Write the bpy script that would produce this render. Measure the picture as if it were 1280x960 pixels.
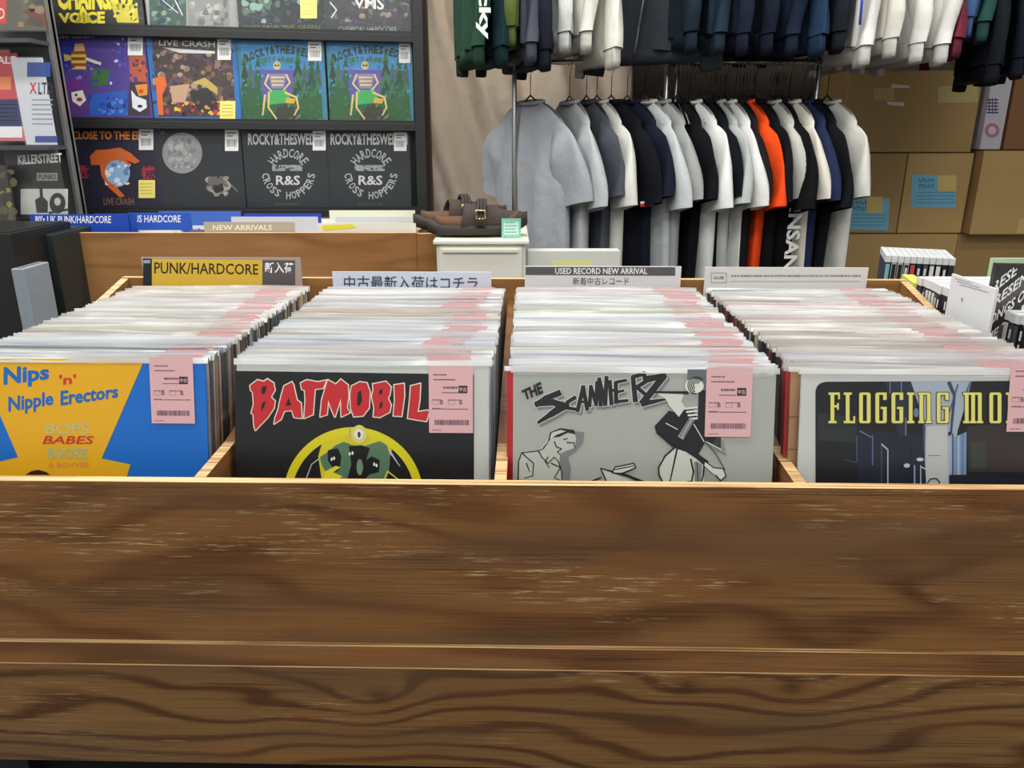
import bpy, bmesh, math, random
from mathutils import Vector, Matrix
for o in list(bpy.data.objects): bpy.data.objects.remove(o)
SC = bpy.context.scene
COL = SC.collection
R = math.radians
rnd = random.Random(7)

# ------------------------------------------------------------------ camera
H = 1.45; PITCH = R(18.0); F = 970.0
cam_d = bpy.data.cameras.new('camera'); cam = bpy.data.objects.new('camera', cam_d); COL.objects.link(cam)
cam.location = (0, 0, H); cam.rotation_euler = (math.pi/2 - PITCH, 0, 0)
cam_d.sensor_width = 36; cam_d.lens = 36*F/1280; cam_d.clip_start = .05
SC.camera = cam
# ------------------------------------------------------------------ world, lamps, exposure
w = bpy.data.worlds.new('world'); SC.world = w; w.use_nodes = True
w.node_tree.nodes['Background'].inputs[0].default_value = (.92, .96, 1, 1)
w.node_tree.nodes['Background'].inputs[1].default_value = .50
SC.view_settings.view_transform = 'Standard'; SC.view_settings.look = 'None'
SC.view_settings.gamma = 1; SC.view_settings.exposure = 0.0
SC.cycles.transparent_max_bounces = 24
CEIL = 2.85
LAMPS = [(-1.5, -.6), (0, -.6), (1.5, -.6), (-1.5, .9), (0, .9), (1.5, .9), (-1.5, 2.1), (0.2, 2.0), (1.9, 1.9), (-.65, 2.75)]  # last entry is an extra lamp, added to brighten the dim curtain
POWER = [15, 16, 15, 17, 17, 15, 20, 14, 9, 19]
for (x, y), p in zip(LAMPS, POWER):
    l = bpy.data.lights.new('ceiling_tube_light', 'AREA'); l.shape = 'RECTANGLE'; l.size = 1.15; l.size_y = .12
    l.energy = p; l.color = (1, .985, .95)
    o = bpy.data.objects.new('ceiling_tube_light', l); COL.objects.link(o); o.location = (x, y, CEIL-.125)

# ------------------------------------------------------------------ materials
def lin(c):
    return tuple(((v/255)/12.92 if v/255 <= .04045 else ((v/255+.055)/1.055)**2.4) for v in c)
MC = {}
def mat(c, rough=.6, var=.0, metal=0, name=None, scale=30, bump=0, emit=0):
    key = (tuple(c), rough, var, metal, scale, bump, emit)
    if key in MC: return MC[key]
    m = bpy.data.materials.new(name or 'paint_%d_%d_%d' % tuple(c)); m.use_nodes = True
    nt = m.node_tree; b = nt.nodes['Principled BSDF']
    col = lin(c)
    b.inputs['Base Color'].default_value = (*col, 1); b.inputs['Roughness'].default_value = rough
    b.inputs['Metallic'].default_value = metal
    if var or bump:
        tc = nt.nodes.new('ShaderNodeTexCoord'); n = nt.nodes.new('ShaderNodeTexNoise')
        n.inputs['Scale'].default_value = scale; n.inputs['Detail'].default_value = 4
        nt.links.new(tc.outputs['Object'], n.inputs['Vector'])
        if var:
            r = nt.nodes.new('ShaderNodeMapRange'); r.inputs[3].default_value = 1-var; r.inputs[4].default_value = 1+var
            v = nt.nodes.new('ShaderNodeVectorMath'); v.operation = 'SCALE'; v.inputs[0].default_value = col
            nt.links.new(n.outputs[0], r.inputs[0]); nt.links.new(r.outputs[0], v.inputs['Scale'])
            nt.links.new(v.outputs[0], b.inputs['Base Color'])
        if bump:
            bp = nt.nodes.new('ShaderNodeBump'); bp.inputs['Strength'].default_value = bump; bp.inputs['Distance'].default_value = .01
            nt.links.new(n.outputs[0], bp.inputs['Height']); nt.links.new(bp.outputs[0], b.inputs['Normal'])
    if emit:
        b.inputs['Emission Color'].default_value = (*col, 1); b.inputs['Emission Strength'].default_value = emit
    MC[key] = m; return m

def ocolor_mat(name, rough):
    m = bpy.data.materials.new(name); m.use_nodes = True; nt = m.node_tree
    oi = nt.nodes.new('ShaderNodeObjectInfo'); b = nt.nodes['Principled BSDF']; b.inputs['Roughness'].default_value = rough
    nt.links.new(oi.outputs['Color'], b.inputs['Base Color']); return m
COVER = ocolor_mat('printed_card', .5)

def plastic(name, alpha, tint=(1, 1, 1), rough=.12, gloss=.25, obcol=False):
    m = bpy.data.materials.new(name); m.use_nodes = True; nt = m.node_tree; N = nt.nodes; L = nt.links
    for n in list(N): N.remove(n)
    out = N.new('ShaderNodeOutputMaterial'); tr = N.new('ShaderNodeBsdfTransparent')
    df = N.new('ShaderNodeBsdfDiffuse'); df.inputs[0].default_value = (*tint, 1)
    if obcol:
        oi = N.new('ShaderNodeObjectInfo'); L.new(oi.outputs['Color'], df.inputs[0])
    gl = N.new('ShaderNodeBsdfGlossy'); gl.inputs['Roughness'].default_value = rough
    tc = N.new('ShaderNodeTexCoord'); mp = N.new('ShaderNodeMapping'); mp.inputs['Scale'].default_value = (14, 30, 60)
    nz = N.new('ShaderNodeTexNoise'); nz.inputs['Scale'].default_value = 1; bp = N.new('ShaderNodeBump'); bp.inputs['Strength'].default_value = .5; bp.inputs['Distance'].default_value = .004
    L.new(tc.outputs['Object'], mp.inputs[0]); L.new(mp.outputs[0], nz.inputs['Vector']); L.new(nz.outputs[0], bp.inputs['Height']); L.new(bp.outputs[0], gl.inputs['Normal'])
    m1 = N.new('ShaderNodeMixShader'); m1.inputs[0].default_value = alpha; L.new(tr.outputs[0], m1.inputs[1]); L.new(df.outputs[0], m1.inputs[2])
    fr = N.new('ShaderNodeFresnel'); fr.inputs[0].default_value = 1.45
    mu = N.new('ShaderNodeMath'); mu.operation = 'MULTIPLY'; mu.inputs[1].default_value = gloss*4; mu.use_clamp = True; L.new(fr.outputs[0], mu.inputs[0])
    m2 = N.new('ShaderNodeMixShader'); L.new(mu.outputs[0], m2.inputs[0]); L.new(m1.outputs[0], m2.inputs[1]); L.new(gl.outputs[0], m2.inputs[2])
    L.new(m2.outputs[0], out.inputs[0]); return m
CLEAR = plastic('clear_plastic', .004, rough=.08, gloss=.09)
FLAP = plastic('plastic_opening', .62, rough=.22, gloss=.3, obcol=True)
ACRYL = plastic('acrylic', .02, (.9, .93, .95), gloss=.07)

def wood(name, dark, mid, light, sx=1.3, sz=26, worn=.0, knots=(), seed=0., grain=.5, pw=2.2, wa=11):
    m = bpy.data.materials.new(name); m.use_nodes = True; nt = m.node_tree; N = nt.nodes; L = nt.links
    b = N['Principled BSDF']; b.inputs['Roughness'].default_value = .5
    b.inputs['Specular IOR Level'].default_value = .3
    tc = N.new('ShaderNodeTexCoord'); mp = N.new('ShaderNodeMapping'); mp.inputs['Location'].default_value = (seed, seed*.7, seed*1.3)
    L.new(tc.outputs['Object'], mp.inputs[0])
    def math_(op, a, b_=None, c=None):
        n = N.new('ShaderNodeMath'); n.operation = op
        for i, v in enumerate((a, b_, c)):
            if v is None: continue
            if isinstance(v, (int, float)): n.inputs[i].default_value = v
            else: L.new(v, n.inputs[i])
        return n.outputs[0]
    def noise(sc, det=3, src=mp.outputs[0], rough=.5):
        s = N.new('ShaderNodeMapping'); s.inputs['Scale'].default_value = sc; L.new(src, s.inputs[0])
        n = N.new('ShaderNodeTexNoise'); n.inputs['Scale'].default_value = 1; n.inputs['Detail'].default_value = det; n.inputs['Roughness'].default_value = rough
        L.new(s.outputs[0], n.inputs['Vector']); return n.outputs[0]
    sep = N.new('ShaderNodeSeparateXYZ'); L.new(tc.outputs['Object'], sep.inputs[0])
    warp = noise((sx, 3, 7), 2)
    g = math_('MULTIPLY_ADD', sep.outputs[2], sz, math_('MULTIPLY', warp, wa))
    for (kx, kz, a, rr) in knots:
        dx = math_('MULTIPLY', math_('SUBTRACT', sep.outputs[0], kx), .55); dz = math_('SUBTRACT', sep.outputs[2], kz)
        d2 = math_('ADD', math_('MULTIPLY', dx, dx), math_('MULTIPLY', dz, dz))
        g = math_('ADD', g, math_('MULTIPLY', math_('EXPONENT', math_('MULTIPLY', d2, -1/(rr*rr))), a))
    band = math_('SINE', math_('MULTIPLY', g, 3.1))
    band = math_('POWER', math_('MULTIPLY_ADD', band, .5, .5), pw)
    fine = noise((6, 60, 420), 3)
    v = math_('ADD', math_('MULTIPLY', band, grain), math_('MULTIPLY', fine, .55))
    v = math_('ADD', v, math_('MULTIPLY', noise((1.7, 2, 6), 2), .45))
    rp = N.new('ShaderNodeValToRGB'); cr = rp.color_ramp
    cr.elements[0].position = .18; cr.elements[0].color = (*lin(light), 1)
    cr.elements[1].position = .95; cr.elements[1].color = (*lin(dark), 1)
    e = cr.elements.new(.55); e.color = (*lin(mid), 1)
    L.new(v, rp.inputs[0]); colr = rp.outputs[0]
    for (kx, kz, a, rr) in knots:
        dx = math_('MULTIPLY', math_('SUBTRACT', sep.outputs[0], kx), .75); dz = math_('SUBTRACT', sep.outputs[2], kz)
        d2 = math_('ADD', math_('MULTIPLY', dx, dx), math_('MULTIPLY', dz, dz))
        mk = math_('MULTIPLY', math_('EXPONENT', math_('MULTIPLY', d2, -1/(.011**2))), .85)
        mx = N.new('ShaderNodeMixRGB'); L.new(mk, mx.inputs[0]); L.new(colr, mx.inputs[1]); mx.inputs[2].default_value = (*lin((48, 30, 22)), 1); colr = mx.outputs[0]
    # large patches of stain
    mx = N.new('ShaderNodeMixRGB'); mx.blend_type = 'MIX'
    rg = N.new('ShaderNodeMapRange'); rg.inputs[1].default_value = .42; rg.inputs[2].default_value = .62; rg.inputs[4].default_value = .45
    L.new(noise((2.1, 3, 9), 2, rough=.6), rg.inputs[0]); L.new(rg.outputs[0], mx.inputs[0]); L.new(colr, mx.inputs[1]); mx.inputs[2].default_value = (*lin((136, 86, 44)), 1); colr = mx.outputs[0]
    if worn:
        st = N.new('ShaderNodeMapRange'); st.inputs[1].default_value = .57; st.inputs[2].default_value = .66; L.new(noise((20, 80, 480), 3, rough=.7), st.inputs[0])
        pt = N.new('ShaderNodeMapRange'); pt.inputs[1].default_value = .50; pt.inputs[2].default_value = .60; L.new(noise((2.9, 5, 13), 3, rough=.65), pt.inputs[0])
        k = math_('MULTIPLY', math_('MULTIPLY', st.outputs[0], pt.outputs[0]), worn)
        mx = N.new('ShaderNodeMixRGB'); L.new(k, mx.inputs[0]); L.new(colr, mx.inputs[1]); mx.inputs[2].default_value = (*lin((205, 175, 130)), 1); colr = mx.outputs[0]
        dk = N.new('ShaderNodeMapRange'); dk.inputs[1].default_value = .54; dk.inputs[2].default_value = .64; L.new(noise((5, 40, 620), 2, rough=.6), dk.inputs[0])
        dp = N.new('ShaderNodeMapRange'); dp.inputs[1].default_value = .50; dp.inputs[2].default_value = .60; dp.inputs[4].default_value = .75; L.new(noise((2.4, 7, 13), 3, rough=.6), dp.inputs[0])
        mx = N.new('ShaderNodeMixRGB'); L.new(math_('MULTIPLY', dk.outputs[0], dp.outputs[0]), mx.inputs[0]); L.new(colr, mx.inputs[1]); mx.inputs[2].default_value = (*lin((62, 44, 28)), 1); colr = mx.outputs[0]
        # grey worn zones
        gz = N.new('ShaderNodeMapRange'); gz.inputs[1].default_value = .5; gz.inputs[2].default_value = .66; gz.inputs[4].default_value = .45; L.new(noise((1.9, 5, 12), 3), gz.inputs[0])
        mx = N.new('ShaderNodeMixRGB'); L.new(gz.outputs[0], mx.inputs[0]); L.new(colr, mx.inputs[1]); mx.inputs[2].default_value = (*lin((96, 76, 54)), 1); colr = mx.outputs[0]
    L.new(colr, b.inputs['Base Color'])
    bp = N.new('ShaderNodeBump'); bp.inputs['Strength'].default_value = .35; bp.inputs['Distance'].default_value = .0015
    L.new(v, bp.inputs['Height']); L.new(bp.outputs[0], b.inputs['Normal'])
    return m
W_TOP = wood('worn_plywood', (90, 56, 28), (130, 90, 50), (154, 114, 68), sx=1.9, sz=12, worn=1.0, seed=3.1, grain=.38, pw=2.5, wa=13)
W_RAIL = wood('rail_plywood', (108, 68, 36), (138, 94, 54), (158, 114, 68), sx=1.5, sz=16, worn=.15, seed=5.2, grain=.5)
W_LOW = wood('grained_plywood', (88, 56, 30), (128, 92, 52), (148, 112, 68), sx=2.4, sz=66, worn=.4, seed=8.4, grain=.58, pw=3.8, wa=11,
             knots=((-.166, .778, 2.6, .035), (.215, .800, 2.2, .04), (.345, .800, 2.4, .05)))
W_BACK = wood('back_bin_plywood', (120, 82, 46), (152, 110, 66), (172, 130, 84), sx=1.2, sz=9, seed=11, grain=.3)
def edgewood():
    m = bpy.data.materials.new('plywood_edge'); m.use_nodes = True; nt = m.node_tree; N = nt.nodes; L = nt.links
    tc = N.new('ShaderNodeTexCoord'); mp = N.new('ShaderNodeMapping'); mp.inputs['Scale'].default_value = (5, 330, 5)
    n = N.new('ShaderNodeTexNoise'); n.inputs['Scale'].default_value = 1; n.inputs['Detail'].default_value = 3
    rp = N.new('ShaderNodeValToRGB'); rp.color_ramp.elements[0].color = (*lin((140, 98, 56)), 1); rp.color_ramp.elements[0].position = .35
    rp.color_ramp.elements[1].color = (*lin((222, 186, 134)), 1); rp.color_ramp.elements[1].position = .6
    L.new(tc.outputs['Object'], mp.inputs[0]); L.new(mp.outputs[0], n.inputs['Vector']); L.new(n.outputs[0], rp.inputs[0]); L.new(rp.outputs[0], N['Principled BSDF'].inputs['Base Color']); return m
EDGE = edgewood()

def fabric(c, heather=.0, rough=.9):
    key = ('fab', tuple(c), heather)
    if key in MC: return MC[key]
    m = bpy.data.materials.new('cotton'); m.use_nodes = True; nt = m.node_tree; N = nt.nodes; L = nt.links
    b = N['Principled BSDF']; b.inputs['Roughness'].default_value = rough; b.inputs['Specular IOR Level'].default_value = .15
    tc = N.new('ShaderNodeTexCoord'); n = N.new('ShaderNodeTexNoise'); n.inputs['Scale'].default_value = 260; n.inputs['Detail'].default_value = 2
    n2 = N.new('ShaderNodeTexNoise'); n2.inputs['Scale'].default_value = 11; n2.inputs['Detail'].default_value = 3
    L.new(tc.outputs['Object'], n.inputs['Vector']); L.new(tc.outputs['Object'], n2.inputs['Vector'])
    r = N.new('ShaderNodeMapRange'); r.inputs[3].default_value = 1-.08-heather; r.inputs[4].default_value = 1.08+heather
    v = N.new('ShaderNodeVectorMath'); v.operation = 'SCALE'; v.inputs[0].default_value = lin(c)
    L.new(n.outputs[0], r.inputs[0]); L.new(r.outputs[0], v.inputs['Scale']); L.new(v.outputs[0], b.inputs['Base Color'])
    bp = N.new('ShaderNodeBump'); bp.inputs['Strength'].default_value = .5; bp.inputs['Distance'].default_value = .02
    L.new(n2.outputs[0], bp.inputs['Height']); L.new(bp.outputs[0], b.inputs['Normal'])
    MC[key] = m; return m
BLACKM = mat((24, 25, 27), .5, .1); CHROME = mat((190, 190, 190), .28, metal=1); WHITE = mat((235, 235, 232), .5)
INK = mat((28, 26, 30), .6)

# ------------------------------------------------------------------ object helpers
def tag(o, label=None, cat=None, group=None, kind=None):
    if label: o['label'] = label
    if cat: o['category'] = cat
    if group: o['group'] = group
    if kind: o['kind'] = kind
    return o
def link(name, me, parent=None, M=None):
    o = bpy.data.objects.new(name, me); COL.objects.link(o)
    if parent: o.parent = parent
    if M is not None: o.matrix_local = M
    return o
def empty(name, M, label=None, cat=None, group=None):
    o = link(name, None, None, M); o.empty_display_size = .05; return tag(o, label, cat, group)
class MB:
    def __init__(s): s.v = []; s.f = []; s.mi = []; s.sm = []
    def add(s, vs, fs, mi=0, sm=False):
        k = len(s.v); s.v += [tuple(a) for a in vs]; s.f += [tuple(i+k for i in f) for f in fs]; s.mi += [mi]*len(fs); s.sm += [sm]*len(fs); return s
    def box(s, x0, x1, y0, y1, z0, z1, mi=0, top=None, bev=0):
        vs = [(x, y, z) for z in (z0, z1) for y in (y0, y1) for x in (x0, x1)]
        fs = [(0, 2, 3, 1), (4, 5, 7, 6), (0, 1, 5, 4), (2, 6, 7, 3), (0, 4, 6, 2), (1, 3, 7, 5)]
        k = len(s.mi); s.add(vs, fs, mi)
        if top is not None: s.mi[k+1] = top
        return s
    def prism(s, pts, a, b, axis='x', mi=0):       # outline in the two other axes, extruded a..b
        n = len(pts)
        def P(p, t): return (t, p[0], p[1]) if axis == 'x' else ((p[0], t, p[1]) if axis == 'y' else (p[0], p[1], t))
        vs = [P(p, a) for p in pts] + [P(p, b) for p in pts]
        fs = [tuple(range(n))[::-1], tuple(range(n, 2*n))] + [(i, (i+1) % n, (i+1) % n+n, i+n) for i in range(n)]
        return s.add(vs, fs, mi)
    def tube(s, path, r, n=8, mi=0, cap=True):
        path = [Vector(p) for p in path]; rings = []
        for i, p in enumerate(path):
            d = (path[min(i+1, len(path)-1)]-path[max(i-1, 0)]).normalized()
            a = d.cross(Vector((0, 0, 1)) if abs(d.z) < .9 else Vector((1, 0, 0))).normalized(); b = d.cross(a)
            rr = r[i] if isinstance(r, (list, tuple)) else r
            rings.append([p+a*math.cos(t*2*math.pi/n)*rr+b*math.sin(t*2*math.pi/n)*rr for t in range(n)])
        vs = [v for rg in rings for v in rg]
        fs = [(i*n+j, i*n+(j+1) % n, (i+1)*n+(j+1) % n, (i+1)*n+j) for i in range(len(path)-1) for j in range(n)]
        if cap: fs += [tuple(range(n))[::-1], tuple(range(len(vs)-n, len(vs)))]
        return s.add(vs, fs, mi, True)
    def loft(s, rings, mi=0, c0=True, c1=True):
        n = len(rings[0]); vs = [v for r in rings for v in r]
        fs = [(i*n+j, i*n+(j+1) % n, (i+1)*n+(j+1) % n, (i+1)*n+j) for i in range(len(rings)-1) for j in range(n)]
        if c0: fs.append(tuple(range(n))[::-1])
        if c1: fs.append(tuple(range(len(vs)-n, len(vs))))
        return s.add(vs, fs, mi, True)
    def mesh(s, name, mats):
        me = bpy.data.meshes.new(name); me.from_pydata(s.v, [], s.f)
        for m in (mats if isinstance(mats, (list, tuple)) else [mats]): me.materials.append(m)
        me.polygons.foreach_set('material_index', s.mi); me.polygons.foreach_set('use_smooth', s.sm)
        me.update(); return me
    def build(s, name, mats, parent=None, M=None, bev=0):
        o = link(name, s.mesh(name, mats), parent, M)
        if bev:
            b = o.modifiers.new('bevel', 'BEVEL'); b.width = bev; b.segments = 2; b.limit_method = 'ANGLE'
        return o
def T(x=0, y=0, z=0): return Matrix.Translation((x, y, z))
def frame(origin, yaw=0., lean=0., roll=0.):
    """u = right along the face, v = up the face, w = out of the face toward the shopper. yaw>0: right end farther."""
    u = Vector((math.cos(yaw), math.sin(yaw), 0)); back = Vector((-math.sin(yaw), math.cos(yaw), 0))
    v = back*math.sin(lean)+Vector((0, 0, math.cos(lean))); w_ = u.cross(v)
    if roll:
        q = Matrix.Rotation(roll, 3, w_); u = q @ u; v = q @ v
    m = Matrix((u, v, w_)).transposed().to_4x4(); m.translation = Vector(origin); return m
CM = Matrix.Translation((0, 0, H)) @ Matrix.Rotation(math.pi/2-PITCH, 4, 'X')
def ray(px, py): return (CM.to_3x3() @ Vector(((px-640)/F, -(py-480)/F, -1)))
def uv(M, px, py, w0=0.):
    """where the sight line of a point of the photograph meets the face M, in the face's own metres"""
    n = M.col[2].xyz; o = M.translation+n*w0; d = ray(px, py); c = Vector((0, 0, H))
    t = (o-c).dot(n)/d.dot(n); p = M.inverted() @ (c+d*t); return (p.x, p.y)
def at(px, py, Y):
    d = ray(px, py); t = Y/d.y; return Vector((0, 0, H))+d*t

# ------------------------------------------------------------------ print (flat lettering and pictures)
TX = {}
def text_geo(body, bold=0.):
    key = (body, bold)
    if key not in TX:
        cu = bpy.data.curves.new('t', 'FONT'); cu.body = body; cu.resolution_u = 2; cu.offset = bold
        ob = bpy.data.objects.new('t', cu); COL.objects.link(ob); dg = bpy.context.evaluated_depsgraph_get()
        me = ob.evaluated_get(dg).to_mesh()
        vs = [(v.co.x, v.co.y) for v in me.vertices]; fs = [tuple(p.vertices) for p in me.polygons]
        ob.evaluated_get(dg).to_mesh_clear(); bpy.data.objects.remove(ob); bpy.data.curves.remove(cu)
        x0 = min(v[0] for v in vs); x1 = max(v[0] for v in vs); y0 = min(v[1] for v in vs); y1 = max(v[1] for v in vs)
        TX[key] = ([((x-x0)/(x1-x0), (y-y0)/(y1-y0)) for x, y in vs], fs)
    return TX[key]
class Art:
    """collects flat print on a face; points in photo pixels of a crop (ox, oy, scale) or straight in metres"""
    def __init__(s, M, crop=None, base=.0004):
        s.M = M; s.crop = crop; s.mb = MB(); s.mats = []; s.w = base
    def p(s, x, y):
        if s.crop is None: return (x, y)
        ox, oy, k = s.crop; return uv(s.M, ox+x/k, oy+y/k)
    def mi(s, c):
        m = c if isinstance(c, bpy.types.Material) else mat(c, .45)
        if m not in s.mats: s.mats.append(m)
        return s.mats.index(m)
    def layer(s, d=.00012): s.w += d; return s
    def poly(s, c, pts):
        q = [s.p(*a) for a in pts]; ar = sum(q[i][0]*q[(i+1) % len(q)][1]-q[(i+1) % len(q)][0]*q[i][1] for i in range(len(q)))
        if ar < 0: q = q[::-1]
        s.mb.add([(a, b, s.w) for a, b in q], [tuple(range(len(q)))], s.mi(c)); return s
    def rect(s, c, x0, y0, x1, y1): return s.poly(c, [(x0, y0), (x1, y0), (x1, y1), (x0, y1)])
    def circ(s, c, x, y, r, ry=None, n=28):
        ry = ry or r; return s.poly(c, [(x+r*math.cos(t*2*math.pi/n), y+ry*math.sin(t*2*math.pi/n)) for t in range(n)])
    def ring(s, c, x, y, r0, r1, a0=0, a1=360, n=40):
        pts = []
        P = [(x+rr*math.cos(R(a0+(a1-a0)*i/n)), y+rr*math.sin(R(a0+(a1-a0)*i/n))) for rr in (r0, r1) for i in range(n+1)]
        for i in range(n): s.poly(c, [P[i], P[i+1], P[n+2+i], P[n+1+i]])
        return s
    def line(s, c, pts, wd, wd2=None, closed=False):
        if closed: pts = list(pts)+[pts[0]]
        n = len(pts)-1
        for i in range(n):
            (x0, y0), (x1, y1) = pts[i], pts[i+1]; dx, dy = x1-x0, y1-y0; l = math.hypot(dx, dy) or 1; dx /= l; dy /= l
            a = wd if wd2 is None else wd+(wd2-wd)*i/n; b = a if wd2 is None else wd+(wd2-wd)*(i+1)/n
            e = min(a, b)*.35; x0 -= dx*e; y0 -= dy*e; x1 += dx*e; y1 += dy*e
            s.poly(c, [(x0-dy*a/2, y0+dx*a/2), (x1-dy*b/2, y1+dx*b/2), (x1+dy*b/2, y1-dx*b/2), (x0+dy*a/2, y0-dx*a/2)]); s.w += .0000015
        return s
    def text(s, c, body, tl, tr, br, bl, bold=0.):
        vs, fs = text_geo(body, bold); out = []
        for x, y in vs:
            X = (bl[0]*(1-x)+br[0]*x)*(1-y)+(tl[0]*(1-x)+tr[0]*x)*y; Y = (bl[1]*(1-x)+br[1]*x)*(1-y)+(tl[1]*(1-x)+tr[1]*x)*y
            a, b = s.p(X, Y); out.append((a, b, s.w))
        s.mb.add(out, fs, s.mi(c)); return s
    def tbox(s, c, body, x0, y0, x1, y1, bold=0.):   # y0 top
        return s.text(c, body, (x0, y0), (x1, y0), (x1, y1), (x0, y1), bold)
    def arctext(s, c, body, x, y, r, a0, a1, h, bold=.02, flip=False):
        n = len(body)
        for i, ch in enumerate(body):
            if ch == ' ': continue
            a = R(a0+(a1-a0)*i/(n-1)); wd = abs(R(a1-a0))*r/(n-1)*.42
            o = (math.cos(a), math.sin(a)); t = (-math.sin(a), math.cos(a))
            sgn = -1 if flip else 1
            def q(k, m): return (x+o[0]*(r+m*h/2)+t[0]*k*wd*sgn, y+o[1]*(r+m*h/2)+t[1]*k*wd*sgn)
            up = -1 if flip else 1
            s.text(c, ch, q(-1, up), q(1, up), q(1, -up), q(-1, -up), bold)
        return s
    def build(s, name, parent):
        return s.mb.build(name, s.mats, parent) if s.mb.v else None
def blobs(a, cols, box, n, r, seed, clip=None):
    q = random.Random(seed)
    for i in range(n):
        x = q.uniform(box[0], box[2]); y = q.uniform(box[1], box[3]); rr = q.uniform(.5, 1.)*r; m = q.randint(5, 9)
        a.poly(q.choice(cols), [(min(max(x+rr*q.uniform(.5, 1.1)*math.cos(t*2*math.pi/m), box[0]), box[2]), min(max(y+rr*q.uniform(.5, 1.1)*math.sin(t*2*math.pi/m), box[1]), box[3])) for t in range(m)])
        a.w += .000004

# ================================================================== SETTING
TAUPE = mat((74, 68, 58), .8, .08, scale=3)
def struct(name, mb, m, M=None): return tag(mb.build(name, m, None, M), kind='structure')
def floor_mat():
    m = bpy.data.materials.new('floor_tiles'); m.use_nodes = True; nt = m.node_tree; N = nt.nodes; L = nt.links
    tc = N.new('ShaderNodeTexCoord'); n = N.new('ShaderNodeTexNoise'); n.inputs['Scale'].default_value = 9; n.inputs['Detail'].default_value = 6
    rp = N.new('ShaderNodeValToRGB'); rp.color_ramp.elements[0].color = (*lin((58, 60, 62)), 1); rp.color_ramp.elements[1].color = (*lin((96, 98, 98)), 1)
    L.new(tc.outputs['Object'], n.inputs['Vector']); L.new(n.outputs[0], rp.inputs[0]); L.new(rp.outputs[0], N['Principled BSDF'].inputs['Base Color']); N['Principled BSDF'].inputs['Roughness'].default_value = .4; return m
struct('floor', MB().box(-3, 4, -2, 4.1, -.05, 0), floor_mat())
struct('ceiling', MB().box(-3, 4, -2, 4.1, CEIL, CEIL+.05), mat((228, 228, 224), .8, .04))
struct('wall_back', MB().box(-3, 4, 4.0, 4.1, 0, CEIL), TAUPE)
struct('wall_left', MB().box(-3.1, -3, -2, 4.1, 0, CEIL), mat((205, 202, 196), .8, .04, scale=3))
struct('wall_right', MB().box(4, 4.1, -2, 4.1, 0, CEIL), mat((190, 184, 172), .8, .04, scale=3.1))
struct('baseboard_back', MB().box(-3, 4, 3.985, 4.0, 0, .08), BLACKM)
for (x, y) in LAMPS:  # housings for all lamps, the one added for the curtain included
    r = empty('ceiling_light', T(x, y, CEIL), 'white twin tube ceiling light above the shop floor, out of the picture', 'ceiling light', 'ceiling lights')
    MB().box(-.62, .62, -.09, .09, -.05, 0).build('housing', WHITE, r, bev=.005)
    for dy in (-.045, .045): MB().tube([(-.58, dy, -.075), (.58, dy, -.075)], .016, 10).build('tube', mat((255, 252, 244), .5, emit=4), r)

# ================================================================== FRONT BIN UNIT
YAW = -R(1.2)
BM = T(0, .822, 0) @ Matrix.Rotation(YAW, 4, 'Z')      # bin frame: x along the front, y into the bin
FL = .862; PT = 1.066                                   # bin floor, front panel top
unit = empty('record_bin_table', BM, 'worn brown plywood record bin table across the front with four divided compartments', 'record bin')
X0, X1, DB = -.742, .712, .600
def sheet(name, mb, mats, bev=.0008): return mb.build(name, mats, unit, bev=bev)
sheet('front_board', MB().box(X0, X1, -.014, 0, .8505, PT, top=1), [W_TOP, EDGE])
sheet('bin_base', MB().box(X0, X1, .0, DB+.012, FL-.012, FL), [W_RAIL, EDGE])
sheet('back_board', MB().box(X0, X1, DB, DB+.014, FL, 1.192, top=1), [W_BACK, EDGE])
def divider(name, x):
    hb = 1.190 if abs(x) > .6 else 1.150; prof = [(0, FL), (DB, FL), (DB, hb), (.10, PT+.004), (0, PT-.001)]
    mb = MB(); n = 5
    vs = [(x-.007, a, b) for a, b in prof]+[(x+.007, a, b) for a, b in prof]
    mb.add(vs, [(4, 3, 2, 1, 0), (5, 6, 7, 8, 9), (0, 1, 6, 5), (1, 2, 7, 6)], 0); mb.add(vs, [(2, 3, 8, 7)], 1 if abs(x) > .6 else 0); mb.add(vs, [(3, 4, 9, 8)], 1); mb.add(vs, [(4, 0, 5, 9)], 0)
    return sheet(name, mb, [W_RAIL, EDGE], bev=0)
for x in (-.366, -.0135, .3325): divider('divider', x)
for x in (X0+.007, X1-.007): divider('side_board', x)
sheet('rail', MB().box(X0, X1, -.020, 0, .8195, .8500, top=1), [W_RAIL, EDGE])
sheet('lower_board', MB().box(X0, X1, -.0215, -.001, .668, .8192, top=1), [W_LOW, EDGE])
sheet('under_shelf', MB().box(X0, X1, .0, .6, .668, .684), [W_RAIL, EDGE])
for x in (X0, X1-.05):
    for y in (.02, .54): sheet('leg', MB().box(x, x+.05, y+.03, y+.05, 0, .668), [BLACKM])
sheet('dark_void_panel', MB().box(X0, X1, .085, .112, 0, .668), [mat((20, 20, 22), .95)])  # black sheet added in place of the shaded void under the table

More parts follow.
